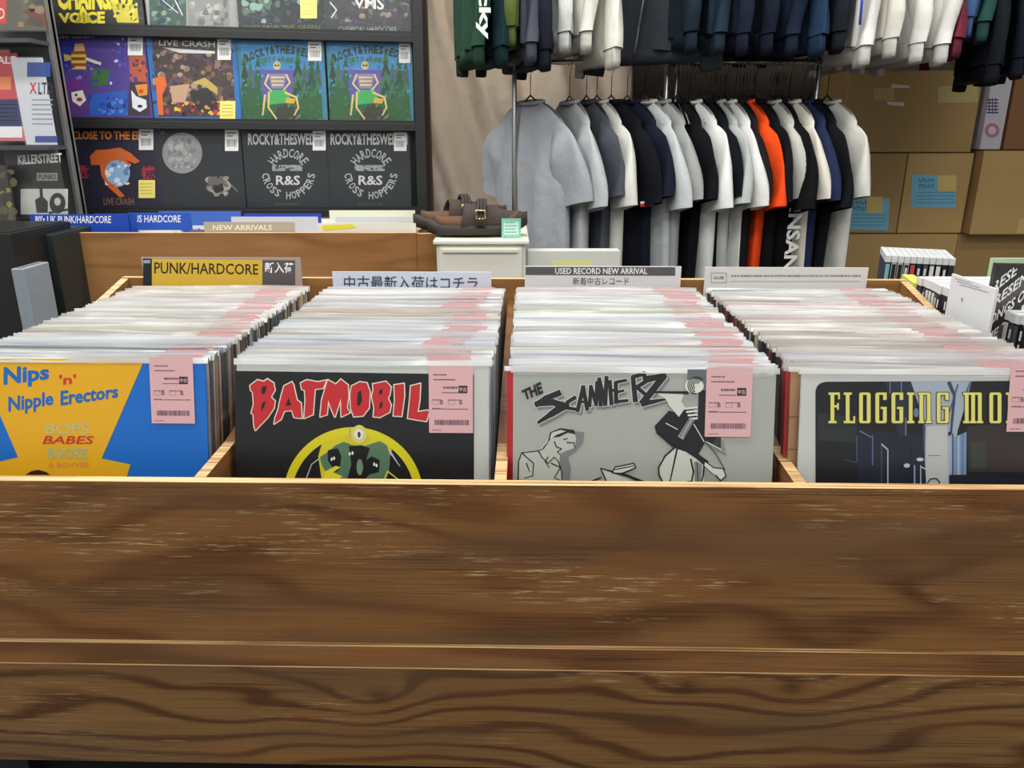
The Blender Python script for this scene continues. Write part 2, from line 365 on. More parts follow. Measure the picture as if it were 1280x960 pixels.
# ---- records
CW, CHT, CT = .315, .315, .0034
LEAN = R(12)
FLOOR_REC = FL+.001
def cover_mesh():
    return MB().box(0, CW, 0, CHT, -CT, 0).mesh('cover', COVER)
COVME = cover_mesh()
def sleeve_mesh(seed, h=.3235):
    q = random.Random(seed); n = 14; mb = MB()
    zs = []
    a1, a2, p1, p2 = q.uniform(.0006, .0014), q.uniform(.0003, .0009), q.uniform(0, 6), q.uniform(0, 6)
    for i in range(n+1):
        x = -.003+(CW+.007)*i/n; off = a1*math.sin(x*25+p1)+a2*math.sin(x*70+p2); hh = h+.0012*math.sin(x*17+p2)
        zs.append((x, off, hh))
    F_ = [(x, -.001, .0012) for x, o, hh in zs]; G = [(x, CHT+.001, .0012) for x, o, hh in zs]; K = [(x, hh, .0004+o) for x, o, hh in zs]
    B_ = [(x, -.001, -CT-.001) for x, o, hh in zs]; C_ = [(x, CHT+.001, -CT-.001) for x, o, hh in zs]; D_ = [(x, hh-.0015, -CT+.0004+o) for x, o, hh in zs]
    for lo, hi, mi in ((F_, G, 0), (G, K, 1), (B_, C_, 0), (C_, D_, 1)):
        mb.add(lo+hi, [(i, i+1, n+2+i, n+1+i) for i in range(n)], mi, True)
    for e in (0, n): mb.add([F_[e], G[e], K[e], D_[e], C_[e], B_[e]], [(0, 1, 4, 5)], 0); mb.add([F_[e], G[e], K[e], D_[e], C_[e], B_[e]], [(1, 2, 3, 4)], 1)
    return mb.mesh('sleeve', [CLEAR, FLAP])
SLME = [sleeve_mesh(i, .3225+.0005*(i % 5)) for i in range(10)]
PINK = mat((214, 170, 172), .7)
TAGW, TAGH = .055, .084
def tag_mesh():
    mb = MB(); q = [(0, 0), (TAGW, 0), (TAGW, TAGH), (0, TAGH)]
    mb.add([(x, y, 0) for x, y in q]+[(x, y, -.0002) for x, y in q], [(0, 1, 2, 3), (7, 6, 5, 4), (0, 4, 5, 1), (1, 5, 6, 2), (2, 6, 7, 3), (3, 7, 4, 0)]); return mb.mesh('price_tag', PINK)
TAGME = tag_mesh()
def tag_print(parent, seed):
    a = Art(None, None, .0001); q = random.Random(seed); W, Hh = TAGW, TAGH; T_ = (92, 70, 84)
    for yy, x0, x1, s in ((.072, .006, .022, .0016), (.066, .006, .032, .0016), (.0555, .018, .035, .0028), (.0500, .016, .036, .0012), (.041, .004, .016, .001), (.041, .024, .040, .001), (.0295, .004, .014, .0018), (.0295, .016, .048, .0012), (.003, .004, .014, .001)):
        x = x0
        while x < x1:
            l = q.uniform(.0008, .0024); a.rect(T_, x, yy, x+l, yy+s); x += l+.0006
    a.rect((46, 42, 50), .037, .050, .048, .0595); a.layer(.00005); a.tbox((214, 160, 165), '中古', .038, .0575, .047, .052, .02)
    for x in (.014, .038): a.tbox(T_, 'B', x, .0415, x+.004, .036, .01)
    for x in (.004, .024): a.line(T_, [(x, .036), (x+.008, .036), (x+.008, .041), (x, .041)], .0003, closed=True)
    x = .007
    while x < .049:
        l = q.choice((.0003, .0006, .0009)); a.rect(T_, x, .010, x+l, .0165); x += l+q.choice((.0003, .0006))
    return a.build('printed_text', parent)
def bin_pt(bx, by, z): return BM @ Vector((bx, by, z))
def rec_frame(bx, by, z=FLOOR_REC, lean=LEAN, dyaw=0.): return frame(bin_pt(bx, by, z), YAW+dyaw, lean)
BINS = [-.702, -.3455, -.0, .3455]
rec_proto = None
def record(M, label, col, flapcol, tagu, tagv, tagcol=None, sl=0, group=None, cat='record', tagobj=True):
    r = empty('sleeved_record', M, label, cat, group)
    c = link('cover', COVME, r); c.color = (*lin(col), 1)
    s = link('plastic_sleeve', SLME[sl], r); s.color = (*lin(flapcol), 1)
    t = None
    if tagobj: t = link('price_tag', TAGME, r, T(tagu, tagv, .0004))
    return r, c, s, t
SPINES = {0: [(222, 214, 190), (36, 34, 38), (30, 30, 34), (190, 180, 165), (60, 58, 66), (168, 40, 44), (226, 208, 160), (44, 60, 140), (40, 38, 40), (200, 190, 170), (50, 84, 60), (120, 60, 50), (92, 84, 100), (205, 196, 80)],
          1: [(205, 206, 204), (190, 192, 196), (150, 156, 168), (222, 220, 214), (118, 120, 128), (200, 196, 186), (64, 66, 72), (176, 186, 200), (160, 150, 140)],
          2: [(210, 200, 190), (60, 60, 66), (186, 48, 46), (40, 44, 50), (60, 110, 74), (205, 205, 205), (150, 130, 110), (96, 100, 112)],
          3: [(30, 38, 60), (28, 28, 32), (40, 60, 70), (120, 60, 40), (208, 196, 170), (34, 34, 36), (80, 80, 92), (160, 44, 40), (150, 120, 80)]}
BASEFL = {0: (208, 212, 206), 1: (206, 204, 200), 2: (214, 217, 218), 3: (206, 200, 194)}
BINW = ['first', 'second', 'third', 'fourth']
GR = ['records filed in the first compartment from the left', 'records filed in the second compartment from the left', 'records filed in the third compartment from the left', 'records filed in the fourth compartment from the left']
NR = 72; BOFF = [.030, .026, .0, .0]
for b in range(4):
    q = random.Random(100+b); bands = [(q.uniform(0, NR), q.choice([(190, 200, 216), (222, 196, 190), (214, 210, 182), (232, 236, 236), (196, 206, 196), (232, 232, 230)]), q.uniform(1.5, 5)) for _ in range(14)]
    tu = .243; cnt = 0
    for i in range(NR-1, 0, -1):
        by = .010+BOFF[b]+i*((.500-BOFF[b])/(NR-1))
        fl = list(BASEFL[b])
        for c0, cc, wd in bands:
            k = math.exp(-((i-c0)/wd)**2)*.6; fl = [f*(1-k)+g*k for f, g in zip(fl, cc)]
        if q.random() < .07: fl = q.choice([(160, 172, 196), (206, 176, 150), (214, 176, 172), (206, 204, 164), (134, 142, 150)])
        dl = q.uniform(-18, 20); fl = [min(248, max(60, f*.55+sum(fl)/3*.45+dl+q.uniform(-3, 3))) for f in fl]
        tu += q.uniform(-.005, .005); tu = min(max(tu, .222), .254)
        sp = q.choice(SPINES[b]); lab = 'record in clear plastic sleeve filed behind the %s compartment\'s front record' % BINW[b]; zn = 'far' if i > 47 else ('middle' if i > 23 else 'near'); lab = 'record in clear plastic sleeve in the %s third of the %s compartment' % (zn, BINW[b]); grp = GR[b]+', %s third' % zn
        if b == 2 and i == 1: sp = (206, 30, 36); lab = 'bright red record cover edge showing just behind the grey cartoon cover'; grp = None
        if b == 3 and i == 1: sp = (176, 136, 100); lab = 'tan wood-plank patterned cover just behind the street scene cover'; grp = None
        if b == 3 and i == 2: sp = (196, 44, 36); lab = 'red cover behind the tan wood-plank patterned cover'; grp = None
        if b == 3 and i == 3: sp = (150, 24, 28); lab = 'dark red cover third behind the street scene cover'; grp = None
        dx = q.uniform(-.003, .003); dz = q.uniform(0, .0025)
        if b == 2 and i == 1: dx = -.0075
        if b == 3 and i in (1, 2, 3): dx = -.006-.0035*i; dx = {1: -.009, 2: -.0125, 3: -.012}[i]
        tilt = q.uniform(-.002, .002)
        M = rec_frame(BINS[b]+dx, by, FLOOR_REC+dz, LEAN+q.uniform(-.006, .006)) @ Matrix.Rotation(tilt, 4, 'Z')
        r, c, s, t = record(M, lab, sp, fl, tu+q.uniform(-.003, .003), CHT+.0088-TAGH+q.uniform(-.0022, .0008), sl=q.randrange(10), group=grp)
        if b == 3 and i == 1:
            a = Art(None); 
            for k in range(7): a.rect((120, 86, 60), 0, .04*k+.02, .03, .04*k+.0212)
            a.build('plank_print', c)

# front records
def front(b, label, col, tagpx, seed, dx=0.):
    M = rec_frame(BINS[b]+dx, .0065+BOFF[b], FLOOR_REC+.002); r, c, s, t = record(M, label, col, (225, 228, 228), 0, 0, sl=b)
    u, v = uv(M, tagpx[0], tagpx[1]); t.matrix_local = T(u, v-TAGH, .0019); tag_print(t, seed); return M, r, c
# yellow and blue cover
M, r, c = front(0, 'blue and yellow record sleeve with script lettering, front of the leftmost compartment', (0, 112, 206), (187, 446), 1)
a = Art(M, (0, 320, 3.31)); Yl = (236, 180, 16); Bl = (0, 108, 200)
a.poly(Yl, [(-225, 425), (600, 425), (421, 838), (540, 862), (522, 925), (-225, 925)]).layer()
a.poly((0, 112, 206), [(-225, 425), (-100, 425), (76, 832), (0, 850), (-225, 855)]).layer()
def script(body, c_, x0, y0, x1, y1, h0, h1, bold): a.text(c_, body, (x0, y0-h0), (x1, y1-h1), (x1, y1), (x0, y0), bold)
script('Nips', (0, 110, 196), 16, 556, 205, 528, 96, 80, .035)
script("'n'", (214, 50, 40), 246, 535, 316, 527, 44, 38, .03)
script('Nipple', (0, 108, 196), 36, 664, 222, 632, 82, 74, .03); script('Erectors', (0, 108, 196), 252, 620, 490, 586, 62, 54, .03)
a.tbox((206, 196, 120), 'BOPS', 190, 690, 370, 738, .02)
a.text((206, 50, 30), 'BABES', (190, 744), (392, 744), (384, 778), (176, 778), .02)
a.tbox((168, 190, 140), 'BOOZE', 200, 795, 362, 838, .02); a.tbox((226, 146, 70), '& BOVVER', 202, 854, 372, 874, .01)
a.poly((30, 24, 20), [(105, 905), (130, 890), (160, 884), (190, 892), (210, 905)])
a.build('cover_print', c)
# black cover, jagged red letters
M, r, c = front(1, 'black record sleeve with white border, jagged red lettering and yellow arc, second compartment front', (206, 210, 204), (536, 457), 2)
a = Art(M, (290, 450, 4)); K = (16, 17, 19); a.poly(K, [(16, 54), (1210, 72), (1210, 700), (16, 700)]).layer()
LET = [[(92,128),(128,100),(160,108),(178,95),(208,115),(215,150),(195,185),(215,205),(210,240),(180,285),(118,350),(112,330),(108,270),(98,265),(110,220),(105,160),(95,150)],
 [(262,130),(300,110),(308,125),(325,200),(345,215),(350,290),(312,286),(300,250),(262,255),(245,296),(212,318),(218,285),(232,250),(240,210),(250,170)],
 [(345,115),(375,100),(430,110),(472,102),(455,140),(415,145),(405,272),(362,290),(368,200),(365,150),(350,145)],
 [(480,100),(520,122),(545,97),(580,125),(583,180),(575,240),(590,262),(548,283),(545,190),(515,283),(500,250),(482,200),(475,272),(442,283),(450,200),(465,150)],
 [(600,130),(640,110),(675,115),(690,160),(685,240),(655,278),(610,282),(595,240),(592,170)],
 [(705,120),(770,108),(795,135),(788,175),(780,190),(795,225),(788,260),(740,285),(708,282),(712,240),(700,180),(708,150)],
 [(812,125),(860,118),(862,180),(848,280),(808,278),(815,200)],
 [(895,130),(942,118),(938,200),(928,260),(975,252),(986,256),(972,305),(925,298),(880,290),(890,200)]]
HOL = [[(150,135),(176,128),(166,165),(148,172)], [(150,215),(172,205),(160,240),(147,258)], [(284,188),(298,226),(268,228)], [(628,165),(645,150),(652,200),(640,228),(626,225)], [(738,150),(756,145),(750,170),(736,173)], [(740,215),(756,208),(750,236),(736,246)]]
for l in LET: a.line((236, 232, 214), l, 11, closed=True)
a.layer()
for l in LET: a.poly((206, 38, 44), l)
a.layer()
for l in HOL: a.poly(K, l)
a.ring((226, 216, 20), 607, 685, 308, 350, 175, 365, 60); a.layer()
a.poly((222, 210, 30), [(432, 480), (450, 420), (520, 385), (600, 372), (700, 378), (772, 410), (800, 450), (770, 560), (450, 600)]).layer()
a.poly((92, 128, 100), [(440, 485), (475, 462), (520, 425), (560, 408), (605, 425), (660, 430), (740, 405), (775, 425), (792, 480), (785, 560), (760, 640), (560, 640), (470, 560), (452, 530)]).layer()
a.poly(K, [(585, 430), (650, 425), (690, 440), (672, 500), (700, 480), (740, 500), (735, 560), (690, 570), (620, 640), (575, 600), (598, 520)])
a.poly(K, [(480, 450), (530, 440), (548, 480), (540, 545), (520, 560), (480, 500)]).layer()
a.poly((222, 214, 40), [(460, 560), (520, 528), (545, 535), (505, 560), (555, 580), (470, 640)])
a.circ((110, 140, 110), 640, 535, 16, 40); a.circ((208, 206, 110), 637, 372, 38, 48).layer(); a.circ((228, 224, 220), 635, 370, 22, 26).layer(); a.circ((60, 60, 70), 637, 372, 8, 15)
for x, y in ((500, 495), (512, 490), (590, 468), (604, 464), (712, 520), (724, 526)): a.circ((230, 232, 228), x, y, 5, 9)
a.line((186, 190, 214), [(790, 455), (840, 530)], 10, 3); a.line((170, 180, 176), [(370, 600), (400, 520), (440, 490)], 5); a.line((215, 205, 60), [(760, 600), (780, 555), (850, 610)], 6)
a.line((150, 152, 160), [(590, 340), (590, 390)], 4); a.line((200, 190, 90), [(572, 385), (590, 382), (590, 405), (574, 405)], 3); a.line((200, 190, 90), [(665, 395), (688, 380), (690, 403)], 3)
a.build('cover_print', c)
# grey cover with ink cartoon figures
M, r, c = front(2, 'light grey record sleeve with black brush lettering and ink-drawn musicians, third compartment front', (176, 180, 172), (883, 459), 3)
a = Art(M, (640, 450, 3.879)); G = (128, 132, 130); KK = (26, 28, 32); Wt = (206, 210, 200)
STR = [([(228,160),(165,185),(120,215)], 30, 26), ([(120,212),(200,205),(250,222)], 26, 34), ([(250,222),(190,262),(128,302)], 44, 14), ([(305,182),(268,205),(270,232),(305,238)], 20, 16),
 ([(318,245),(345,130),(364,238)], 20, 20), ([(328,205),(362,200)], 12, 12), ([(376,222),(382,128),(408,216),(412,108)], 18, 18), ([(430,218),(422,92),(452,214),(458,84)], 20, 20), ([(482,212),(474,104)], 20, 20), ([(474,150),(500,145)], 14, 14),
 ([(505,205),(503,112)], 22, 20), ([(503,108),(552,98)], 16, 14), ([(505,156),(540,148)], 14, 12), ([(505,202),(560,196)], 18, 14), ([(598,196),(586,86)], 26, 22), ([(586,82),(640,66),(645,106),(600,134)], 20, 20), ([(604,130),(652,172)], 20, 18),
 ([(660,92),(742,74)], 34, 22), ([(730,84),(635,205)], 34, 34), ([(628,212),(745,190)], 30, 10)]
for p_, w1, w2 in STR: a.line(G, [(x+12, y+14) for x, y in p_], w1, w2)
a.layer()
for p_, w1, w2 in STR: a.line((212, 216, 206), p_, w1+9, w2+9)
a.layer()
for p_, w1, w2 in STR: a.line(KK, p_, w1, w2)
a.text(KK, 'THE', (45, 148), (140, 104), (152, 160), (62, 196), .05)
# seated guitarist silhouette parts
a.poly(G, [(300,345),(350,350),(345,400),(310,440),(270,470),(285,520),(280,590),(235,590),(225,470),(290,420)]).layer()
a.poly((196, 200, 190), [(28,580),(30,490),(48,440),(130,440),(185,360),(230,335),(300,340),(310,380),(305,425),(235,450),(230,480),(245,590)]).layer()
a.poly(KK, [(172,400),(185,350),(235,330),(300,338),(308,360),(270,352),(230,372),(195,375)]).layer(); a.poly(Wt, [(182,385),(192,352),(235,338),(262,345),(215,362)])
for p_ in ([(30,578),(32,490),(48,448),(128,440),(150,430)], [(48,448),(70,470),(105,500),(100,560),(60,572)], [(128,440),(145,470),(175,500),(205,470),(225,490)], [(190,500),(235,520),(205,570),(240,585)], [(150,430),(172,400)], [(205,395),(215,420),(240,430),(220,445),(235,460)], [(250,385),(270,380)], [(265,400),(300,400),(305,425)], [(70,500),(85,540)], [(175,470),(160,490),(180,520)], [(225,490),(240,540),(242,590)]): a.line(KK, p_, 6, 4)
# small boat shape at the bottom edge
a.poly(Wt, [(430, 525), (590, 590), (460, 590)]); a.line(KK, [(430, 525), (460, 590)], 6); a.line(KK, [(430, 525), (560, 560), (635, 592)], 6, 16); a.poly((220, 224, 216), [(485,545),(500,518),(590,500),(600,520),(530,545)]).layer(); a.line(KK, [(485,545),(500,518),(590,500),(600,520),(530,552),(485,545)], 6); a.line(KK, [(500, 530), (590, 512)], 5); a.line(KK, [(390, 585), (430, 570)], 8)
# double bass player
a.poly((100, 104, 106), [(850, 45), (945, 45), (940, 170), (905, 120), (850, 110)]).layer()
a.poly(G, [(1000, 360), (1025, 400), (1038, 460), (960, 420)])
a.poly(KK, [(905, 140), (945, 150), (945, 350), (1010, 352), (1012, 428), (930, 395), (900, 300)]).layer()
a.poly(KK, [(690,320),(760,245),(800,255),(830,240),(880,240),(905,300),(940,330),(935,400),(900,460),(940,490),(930,510),(855,450),(775,420),(700,355)]).layer()
a.poly((202, 206, 196), [(700,160),(835,158),(820,200),(840,230),(808,275),(790,255),(760,220),(745,190)]).layer()
a.line(KK, [(690, 155), (850, 158)], 10, 14)
a.circ((214, 216, 206), 882, 125, 46, 36).layer(); 
for k in range(4): a.ring(KK, 892, 122, 30-9*k+8, 30-9*k+13, 90+10*k, 320, 16)
for k in range(4): a.line((214, 216, 206), [(838+8*k, 235+16*k), (895, 228+18*k)], 9)
a.line((150, 152, 150), [(868, 290), (820, 370)], 26, 30).layer(); a.line(KK, [(858, 290), (812, 370)], 3); a.line(KK, [(878, 290), (832, 370)], 3)
a.poly((198, 202, 192), [(785,425),(720,480),(712,540),(730,590),(880,590),(930,590),(930,510),(860,450)]).layer()
for p_ in ([(785,425),(740,465),(710,520),(712,555),(730,590)], [(865,480),(878,540),(870,585),(842,590)], [(930,500),(925,560),(915,592)], [(800,425),(765,585)]): a.line(KK, p_, 9, 6)
a.poly(G, [(880,490),(920,500),(915,590),(885,590)]).layer(); a.line(KK, [(895, 490), (900, 590)], 4); a.line(KK, [(710, 330), (860, 440), (940, 495)], 30, 22)
a.poly((214, 216, 206), [(935,490),(975,520),(1022,525),(1035,560),(1010,582),(975,550),(930,510)]).layer(); a.line(KK, [(935,490),(975,520),(1022,525),(1035,560),(1010,582),(985,555)], 5); a.line(KK, [(940,400),(985,450),(1030,530)], 4); a.line((214, 216, 206), [(745, 305), (800, 335)], 4); a.line((214, 216, 206), [(880, 310), (930, 395)], 4); a.line((200, 204, 196), [(940, 395), (1012, 432)], 5)
a.build('cover_print', c)
# dark street cover
M, r, c = front(3, 'white-bordered record sleeve with dark street picture and tall yellow lettering, rightmost compartment front', (206, 208, 204), (1263, 452), 4)
a = Art(M, (1000, 450, 4.571)); D = (20, 20, 24)
a.poly(D, [(88, 740+200), (88, 175), (98, 148), (118, 132), (145, 124), (1480, 118), (1480, 940)]).layer()
a.poly((38, 46, 44), [(100, 300), (330, 330), (320, 470), (100, 460)]); a.poly((52, 44, 40), [(955, 380), (1440, 330), (1440, 640), (960, 640)]); a.poly((26, 32, 48), [(330, 400), (700, 430), (700, 900), (330, 900)]); a.layer()
a.poly((58, 62, 52), [(975, 470), (1060, 460), (1060, 620), (975, 620)]); a.poly((60, 44, 40), [(1100, 440), (1400, 560), (1400, 620), (1150, 540)])
a.poly((168, 180, 192), [(632, 122), (978, 122), (945, 250), (900, 400), (870, 560), (850, 940), (700, 940), (715, 380), (690, 300)])
a.poly((34, 44, 66), [(480, 124), (632, 124), (660, 250), (600, 430), (560, 430), (520, 250)]).layer()
a.poly((196, 198, 196), [(722, 380), (838, 370), (846, 660), (835, 940), (712, 940)]); a.poly((124, 150, 184), [(880, 440), (950, 410), (948, 655), (870, 655)]); a.layer()
for x, y0, y1, w_, cc in ((866, 420, 650, 10, (70, 92, 130)), (900, 430, 655, 8, (180, 196, 212)), (925, 420, 655, 6, (90, 112, 150)), (410, 430, 600, 6, (100, 120, 156)), (462, 480, 760, 4, (86, 98, 130)), (497, 510, 760, 6, (196, 204, 214)), (598, 330, 430, 8, (110, 120, 140)), (700, 350, 560, 12, (60, 80, 110)), (320, 430, 580, 6, (70, 90, 130)), (575, 125, 180, 4, (150, 160, 180)), (510, 125, 190, 6, (110, 126, 160))): a.rect(cc, x, y0, x+w_, y1)
a.line((96, 112, 150), [(340, 405), (405, 440)], 8); a.line((180, 190, 205), [(465, 480), (500, 512)], 8); a.line((60, 84, 120), [(250, 570), (325, 585)], 4); a.line((60, 70, 96), [(850, 130), (880, 200), (860, 420)], 22, 12); a.line((70, 84, 110), [(900, 140), (850, 300)], 8); a.line((90, 108, 140), [(970, 130), (950, 180)], 12)
a.poly((24, 28, 40), [(850, 655), (960, 655), (1440, 690), (1440, 940), (850, 940)]).layer()
a.poly((26, 34, 54), [(640, 470), (700, 450), (712, 600), (720, 720), (640, 940), (620, 940), (630, 600)]).layer(); a.circ((206, 212, 220), 683, 567, 20, 10); a.circ((196, 202, 210), 608, 602, 18, 12); a.line((200, 208, 216), [(690, 610), (720, 625)], 6)
a.rect((150, 166, 190), 648, 600, 656, 720); a.rect((176, 188, 200), 684, 600, 690, 720); a.line((30, 32, 40), [(725, 705), (740, 680), (775, 675), (795, 695), (790, 712), (730, 712)], 7, closed=True); a.line((90, 90, 92), [(730, 545), (800, 545)], 3)
a.circ((110, 130, 160), 662, 300, 16, 26); a.circ((40, 44, 56), 852, 420, 9, 12); a.layer()
def slab(letter, x0, x1):
    y0, y1, t = 185, 360, 21; o = []
    m = (x0+x1)/2
    V = lambda x, a_=y0, b_=y1: o.append((x, a_, x+t, b_)); Hh = lambda a_, b_, y, h=13: o.append((a_, y, b_, y+h))
    if letter == 'F': V(x0+12); Hh(x0, x1, y0); o.append((x1-10, y0, x1, y0+38)); Hh(x0+12, x1-8, y0+72); o.append((x1-16, y0+60, x1-6, y0+98)); Hh(x0, x0+46, y1-13)
    if letter == 'L': V(x0+12); Hh(x0, x0+46, y0); Hh(x0, x1, y1-13); o.append((x1-10, y1-40, x1, y1))
    if letter == 'O': V(x0, y0+6, y1-6); V(x1-t, y0+6, y1-6); Hh(x0+6, x1-6, y0); Hh(x0+6, x1-6, y1-13)
    if letter == 'G': V(x0, y0+6, y1-6); Hh(x0+6, x1, y0); o.append((x1-20, y0, x1, y0+42)); Hh(x0+6, x1-6, y1-13); V(x1-t, y0+82, y1-6); Hh(m-2, x1, y0+82, 12)
    if letter == 'I': V(m-t/2); Hh(x0, x1, y0); Hh(x0, x1, y1-13)
    if letter == 'N': V(x0+7); V(x1-t-7, y0+6); Hh(x0, x1-14, y0); Hh(x0, x0+t+14, y1-13); Hh(x1-t-14, x1, y1-13)
    if letter == 'M': V(x0+10); V(m-t/2, y0+6); V(x1-t-8, y0+6); Hh(x0, x1-12, y0); Hh(x0, x0+36, y1-13); Hh(m-18, m+18, y1-13); Hh(x1-36, x1, y1-13)
    return o
LS = [('F', 160, 225), ('L', 247, 312), ('O', 335, 400), ('G', 428, 492), ('G', 520, 586), ('I', 608, 650), ('N', 672, 750), ('G', 778, 846), ('M', 928, 1042), ('O', 1078, 1146), ('L', 1172, 1238), ('L', 1262, 1326), ('Y', 0, 0)]
for l, x0, x1 in LS:
    for q_ in slab(l, x0, x1): a.rect((66, 56, 24), q_[0]-4, q_[1]-4, q_[2]+4, q_[3]+4); a.w += .0000015
a.layer()
for l, x0, x1 in LS:
    for q_ in slab(l, x0, x1): a.rect((216, 210, 112), *q_); a.w += .0000015
a.build('cover_print', c)

# ---- header cards standing at the back of each compartment
HF = frame(bin_pt(0, .592, 1.05), YAW, 0.)
def header(x0, y0, x1, label, art, base, by=.588, zb=1.0, thick=.003):
    Mh = frame(bin_pt(0, by, zb), YAW, 0.)
    u0, v1 = uv(Mh, x0, y0); u1, _ = uv(Mh, x1, y0)
    r = empty('header_card', Mh, label, 'divider card')
    MB().box(u0, u1, 0, v1, -thick, 0).build('card', mat(base, .35), r)
    a = Art(Mh, (0, 0, 1)); art(a); a.build('card_print', r); return r, (u0, u1, v1)
def h1(a):
    a.poly((30, 32, 36), [(179, 323), (190, 323.5), (190, 400), (179, 400)]); a.poly((218, 180, 62), [(190, 323.5), (328, 325), (328, 400), (190, 400)]); a.poly((86, 84, 84), [(328, 325), (369, 325.5), (369, 400), (328, 400)]); a.layer()
    a.text((48, 40, 22), 'PUNK/HARDCORE', (193, 327.5), (323, 330), (323, 343.5), (193, 342), .012); a.text((245, 245, 245), '新入荷', (331, 327.5), (367, 328), (367, 341.5), (331, 341), .02); a.rect((150, 165, 185), 179.5, 325, 188, 329)
header(176, 321.5, 375, 'yellow and grey divider card with black capitals at the back of the leftmost compartment', h1, (168, 150, 140))
def h2(a): a.layer().text((52, 58, 92), '中古最新入荷はコチラ', (430, 344.5), (597, 345.5), (597, 362.5), (430, 361.5), .005)
header(415, 339.5, 614, 'pale blue divider card with dark blue characters at the back of the second compartment', h2, (206, 212, 226))
def h3(a):
    a.poly((84, 84, 88), [(657, 333.5), (844, 334), (844, 344.5), (657, 343.5)]); a.layer(); a.tbox((240, 240, 240), 'USED RECORD NEW ARRIVAL', 694, 335, 809, 342.5, .012); a.tbox((70, 70, 74), '新着中古レコード', 716, 346.5, 786, 356, .0)
header(656, 332.5, 852, 'white divider card with dark grey top band at the back of the third compartment', h3, (214, 212, 214))
def h4(a):
    a.layer().line((150, 148, 144), [(889, 341), (908, 341), (908, 353), (889, 353)], .7, closed=True); a.tbox((90, 88, 86), '在庫', 892, 345, 905, 349, 0)
    q = random.Random(5); x = 914
    while x < 1074:
        l = q.uniform(.8, 2.8); a.rect((120, 118, 118), x, 343.6, x+l, 345.6); x += l+q.uniform(.6, 1.4)
    a.rect((176, 172, 172), 912, 351, 1076, 351.6)
header(882, 334, 1086, 'off-white divider card with one line of tiny print at the back of the rightmost compartment', h4, (216, 214, 210))

# ================================================================== BACK BIN (in front of the display)
BB = frame((0, 2.40, 0), 0, 0)
p0 = at(60, 291, 2.40); p1 = at(545, 292, 2.40); ZT = p0.z
bb = empty('back_record_bin', T(0, 2.40, 0), 'light brown wooden record bin below the wall display', 'record bin')
bx0, bx1 = p0.x, p1.x
MB().box(bx0, bx1-.06, 0, .016, ZT-.42, ZT, top=1).build('front_board', [W_BACK, EDGE], bb, bev=.001)
MB().box(bx1-.059, bx1, -.004, .018, 0, ZT-.002, top=1).build('corner_post', [W_BACK, EDGE], bb, bev=.001)
for x in (bx0, bx1-.075): MB().box(x, x+.014, .017, .54, ZT-.42, ZT-.004, top=1).build('side_board', [W_BACK, EDGE], bb)
MB().box(bx0, bx1, .541, .555, ZT-.42, ZT-.01).build('back_board', [W_BACK], bb)
MB().box(bx0, bx1-.076, .017, .54, ZT-.42, ZT-.405).build('bin_base', [W_BACK], bb)
MB().box(bx0+.02, bx1-.07, .03, .045, 0, ZT-.421).build('leg_panel', [BLACKM], bb)
for kx in ((.27, .035), (.93, .06)): pass
# records in the back bin
q = random.Random(55); BBG = 'records filed in the back bin'
for col_ in range(3):
    cx = bx0+.03+col_*.345
    for i in range(26):
        y = 2.43+.017*i; dz = q.uniform(-.006, .012)
        M = frame((cx+q.uniform(0, .01), y, ZT-.404), 0, R(6)) @ T(0, dz*.0, 0)
        r_ = empty('sleeved_record', T(0, 0, 0) @ M, 'record filed in the back bin under the wall display, %s column' % ('left', 'middle', 'right')[col_], 'record', BBG+', %s column' % ('left', 'middle', 'right')[col_])
        c_ = link('cover', COVME, r_, T(0, .092+dz*.5, 0)); c_.color = (*lin(q.choice([(226, 226, 222), (214, 214, 210), (90, 96, 130), (205, 190, 150), (230, 228, 226), (190, 200, 214), (226, 226, 222)])), 1)
        MB().box(0, CW, 0, .09, -CT, 0).build('backing_board', WHITE, r_) if False else None
        c_.matrix_local = T(0, .074+dz, 0)
# raise: the records stand on a false floor
MB().box(bx0+.015, bx1-.077, .02, .538, ZT-.40, ZT-.345).build('raised_floor', [BLACKM], bb)
def card(name, label, x0, y0, x1, y1, Y, base, fn=None, thick=.003, drop=.12, cat='divider card', crop=(0, 0, 1), yaw=0.):
    P0 = at(x0, y1, Y); Mc = frame(P0, yaw, 0.); u1, v0 = uv(Mc, x1, y1); _, v1 = uv(Mc, x0, y0)
    r = empty(name, Mc, label, cat); MB().box(0, u1, min(0, v0)-drop, v1, -thick, 0).build('card', mat(base, .4), r)
    if fn: a = Art(Mc, crop); fn(a); a.build('card_print', r)
    return r
def bcard(label, x0, y0, x1, y1, Y, base, txt=None, tx=None):
    def fn(a):
        a.layer()
        if txt: a.tbox((240, 242, 248), txt, *tx, .012)
    return card('divider_card', label, x0, y0, x1, y1, Y, base, fn, drop=.16)
bcard('blue divider card with white capitals at the left of the back bin', 40, 268, 162, 286, 2.47, (28, 72, 176), "80's UK PUNK/HARDCORE", (44, 269.5, 139, 279))
bcard('short blue divider card just behind the first blue card', 120, 267, 172, 286, 2.476, (28, 72, 176), 'CORE', (141, 271, 160, 281))
bcard('blue divider card with speckled white text right of the blue punk card', 162, 266, 240, 282, 2.56, (44, 88, 190), 'US HARDCORE', (168, 269, 226, 278))
bcard('long blue-edged divider card below the moon record', 200, 264, 302, 276, 2.74, (70, 108, 196))
bcard('blue divider card edge below the grey records', 306, 267, 402, 282, 2.60, (40, 74, 180))
bcard('white card sticking out right of the middle column', 290, 271, 398, 284, 2.54, (205, 205, 214))
def fb(a): a.layer().tbox((236, 230, 214), 'NEW ARRIVALS', 266, 281, 340, 288, .02)
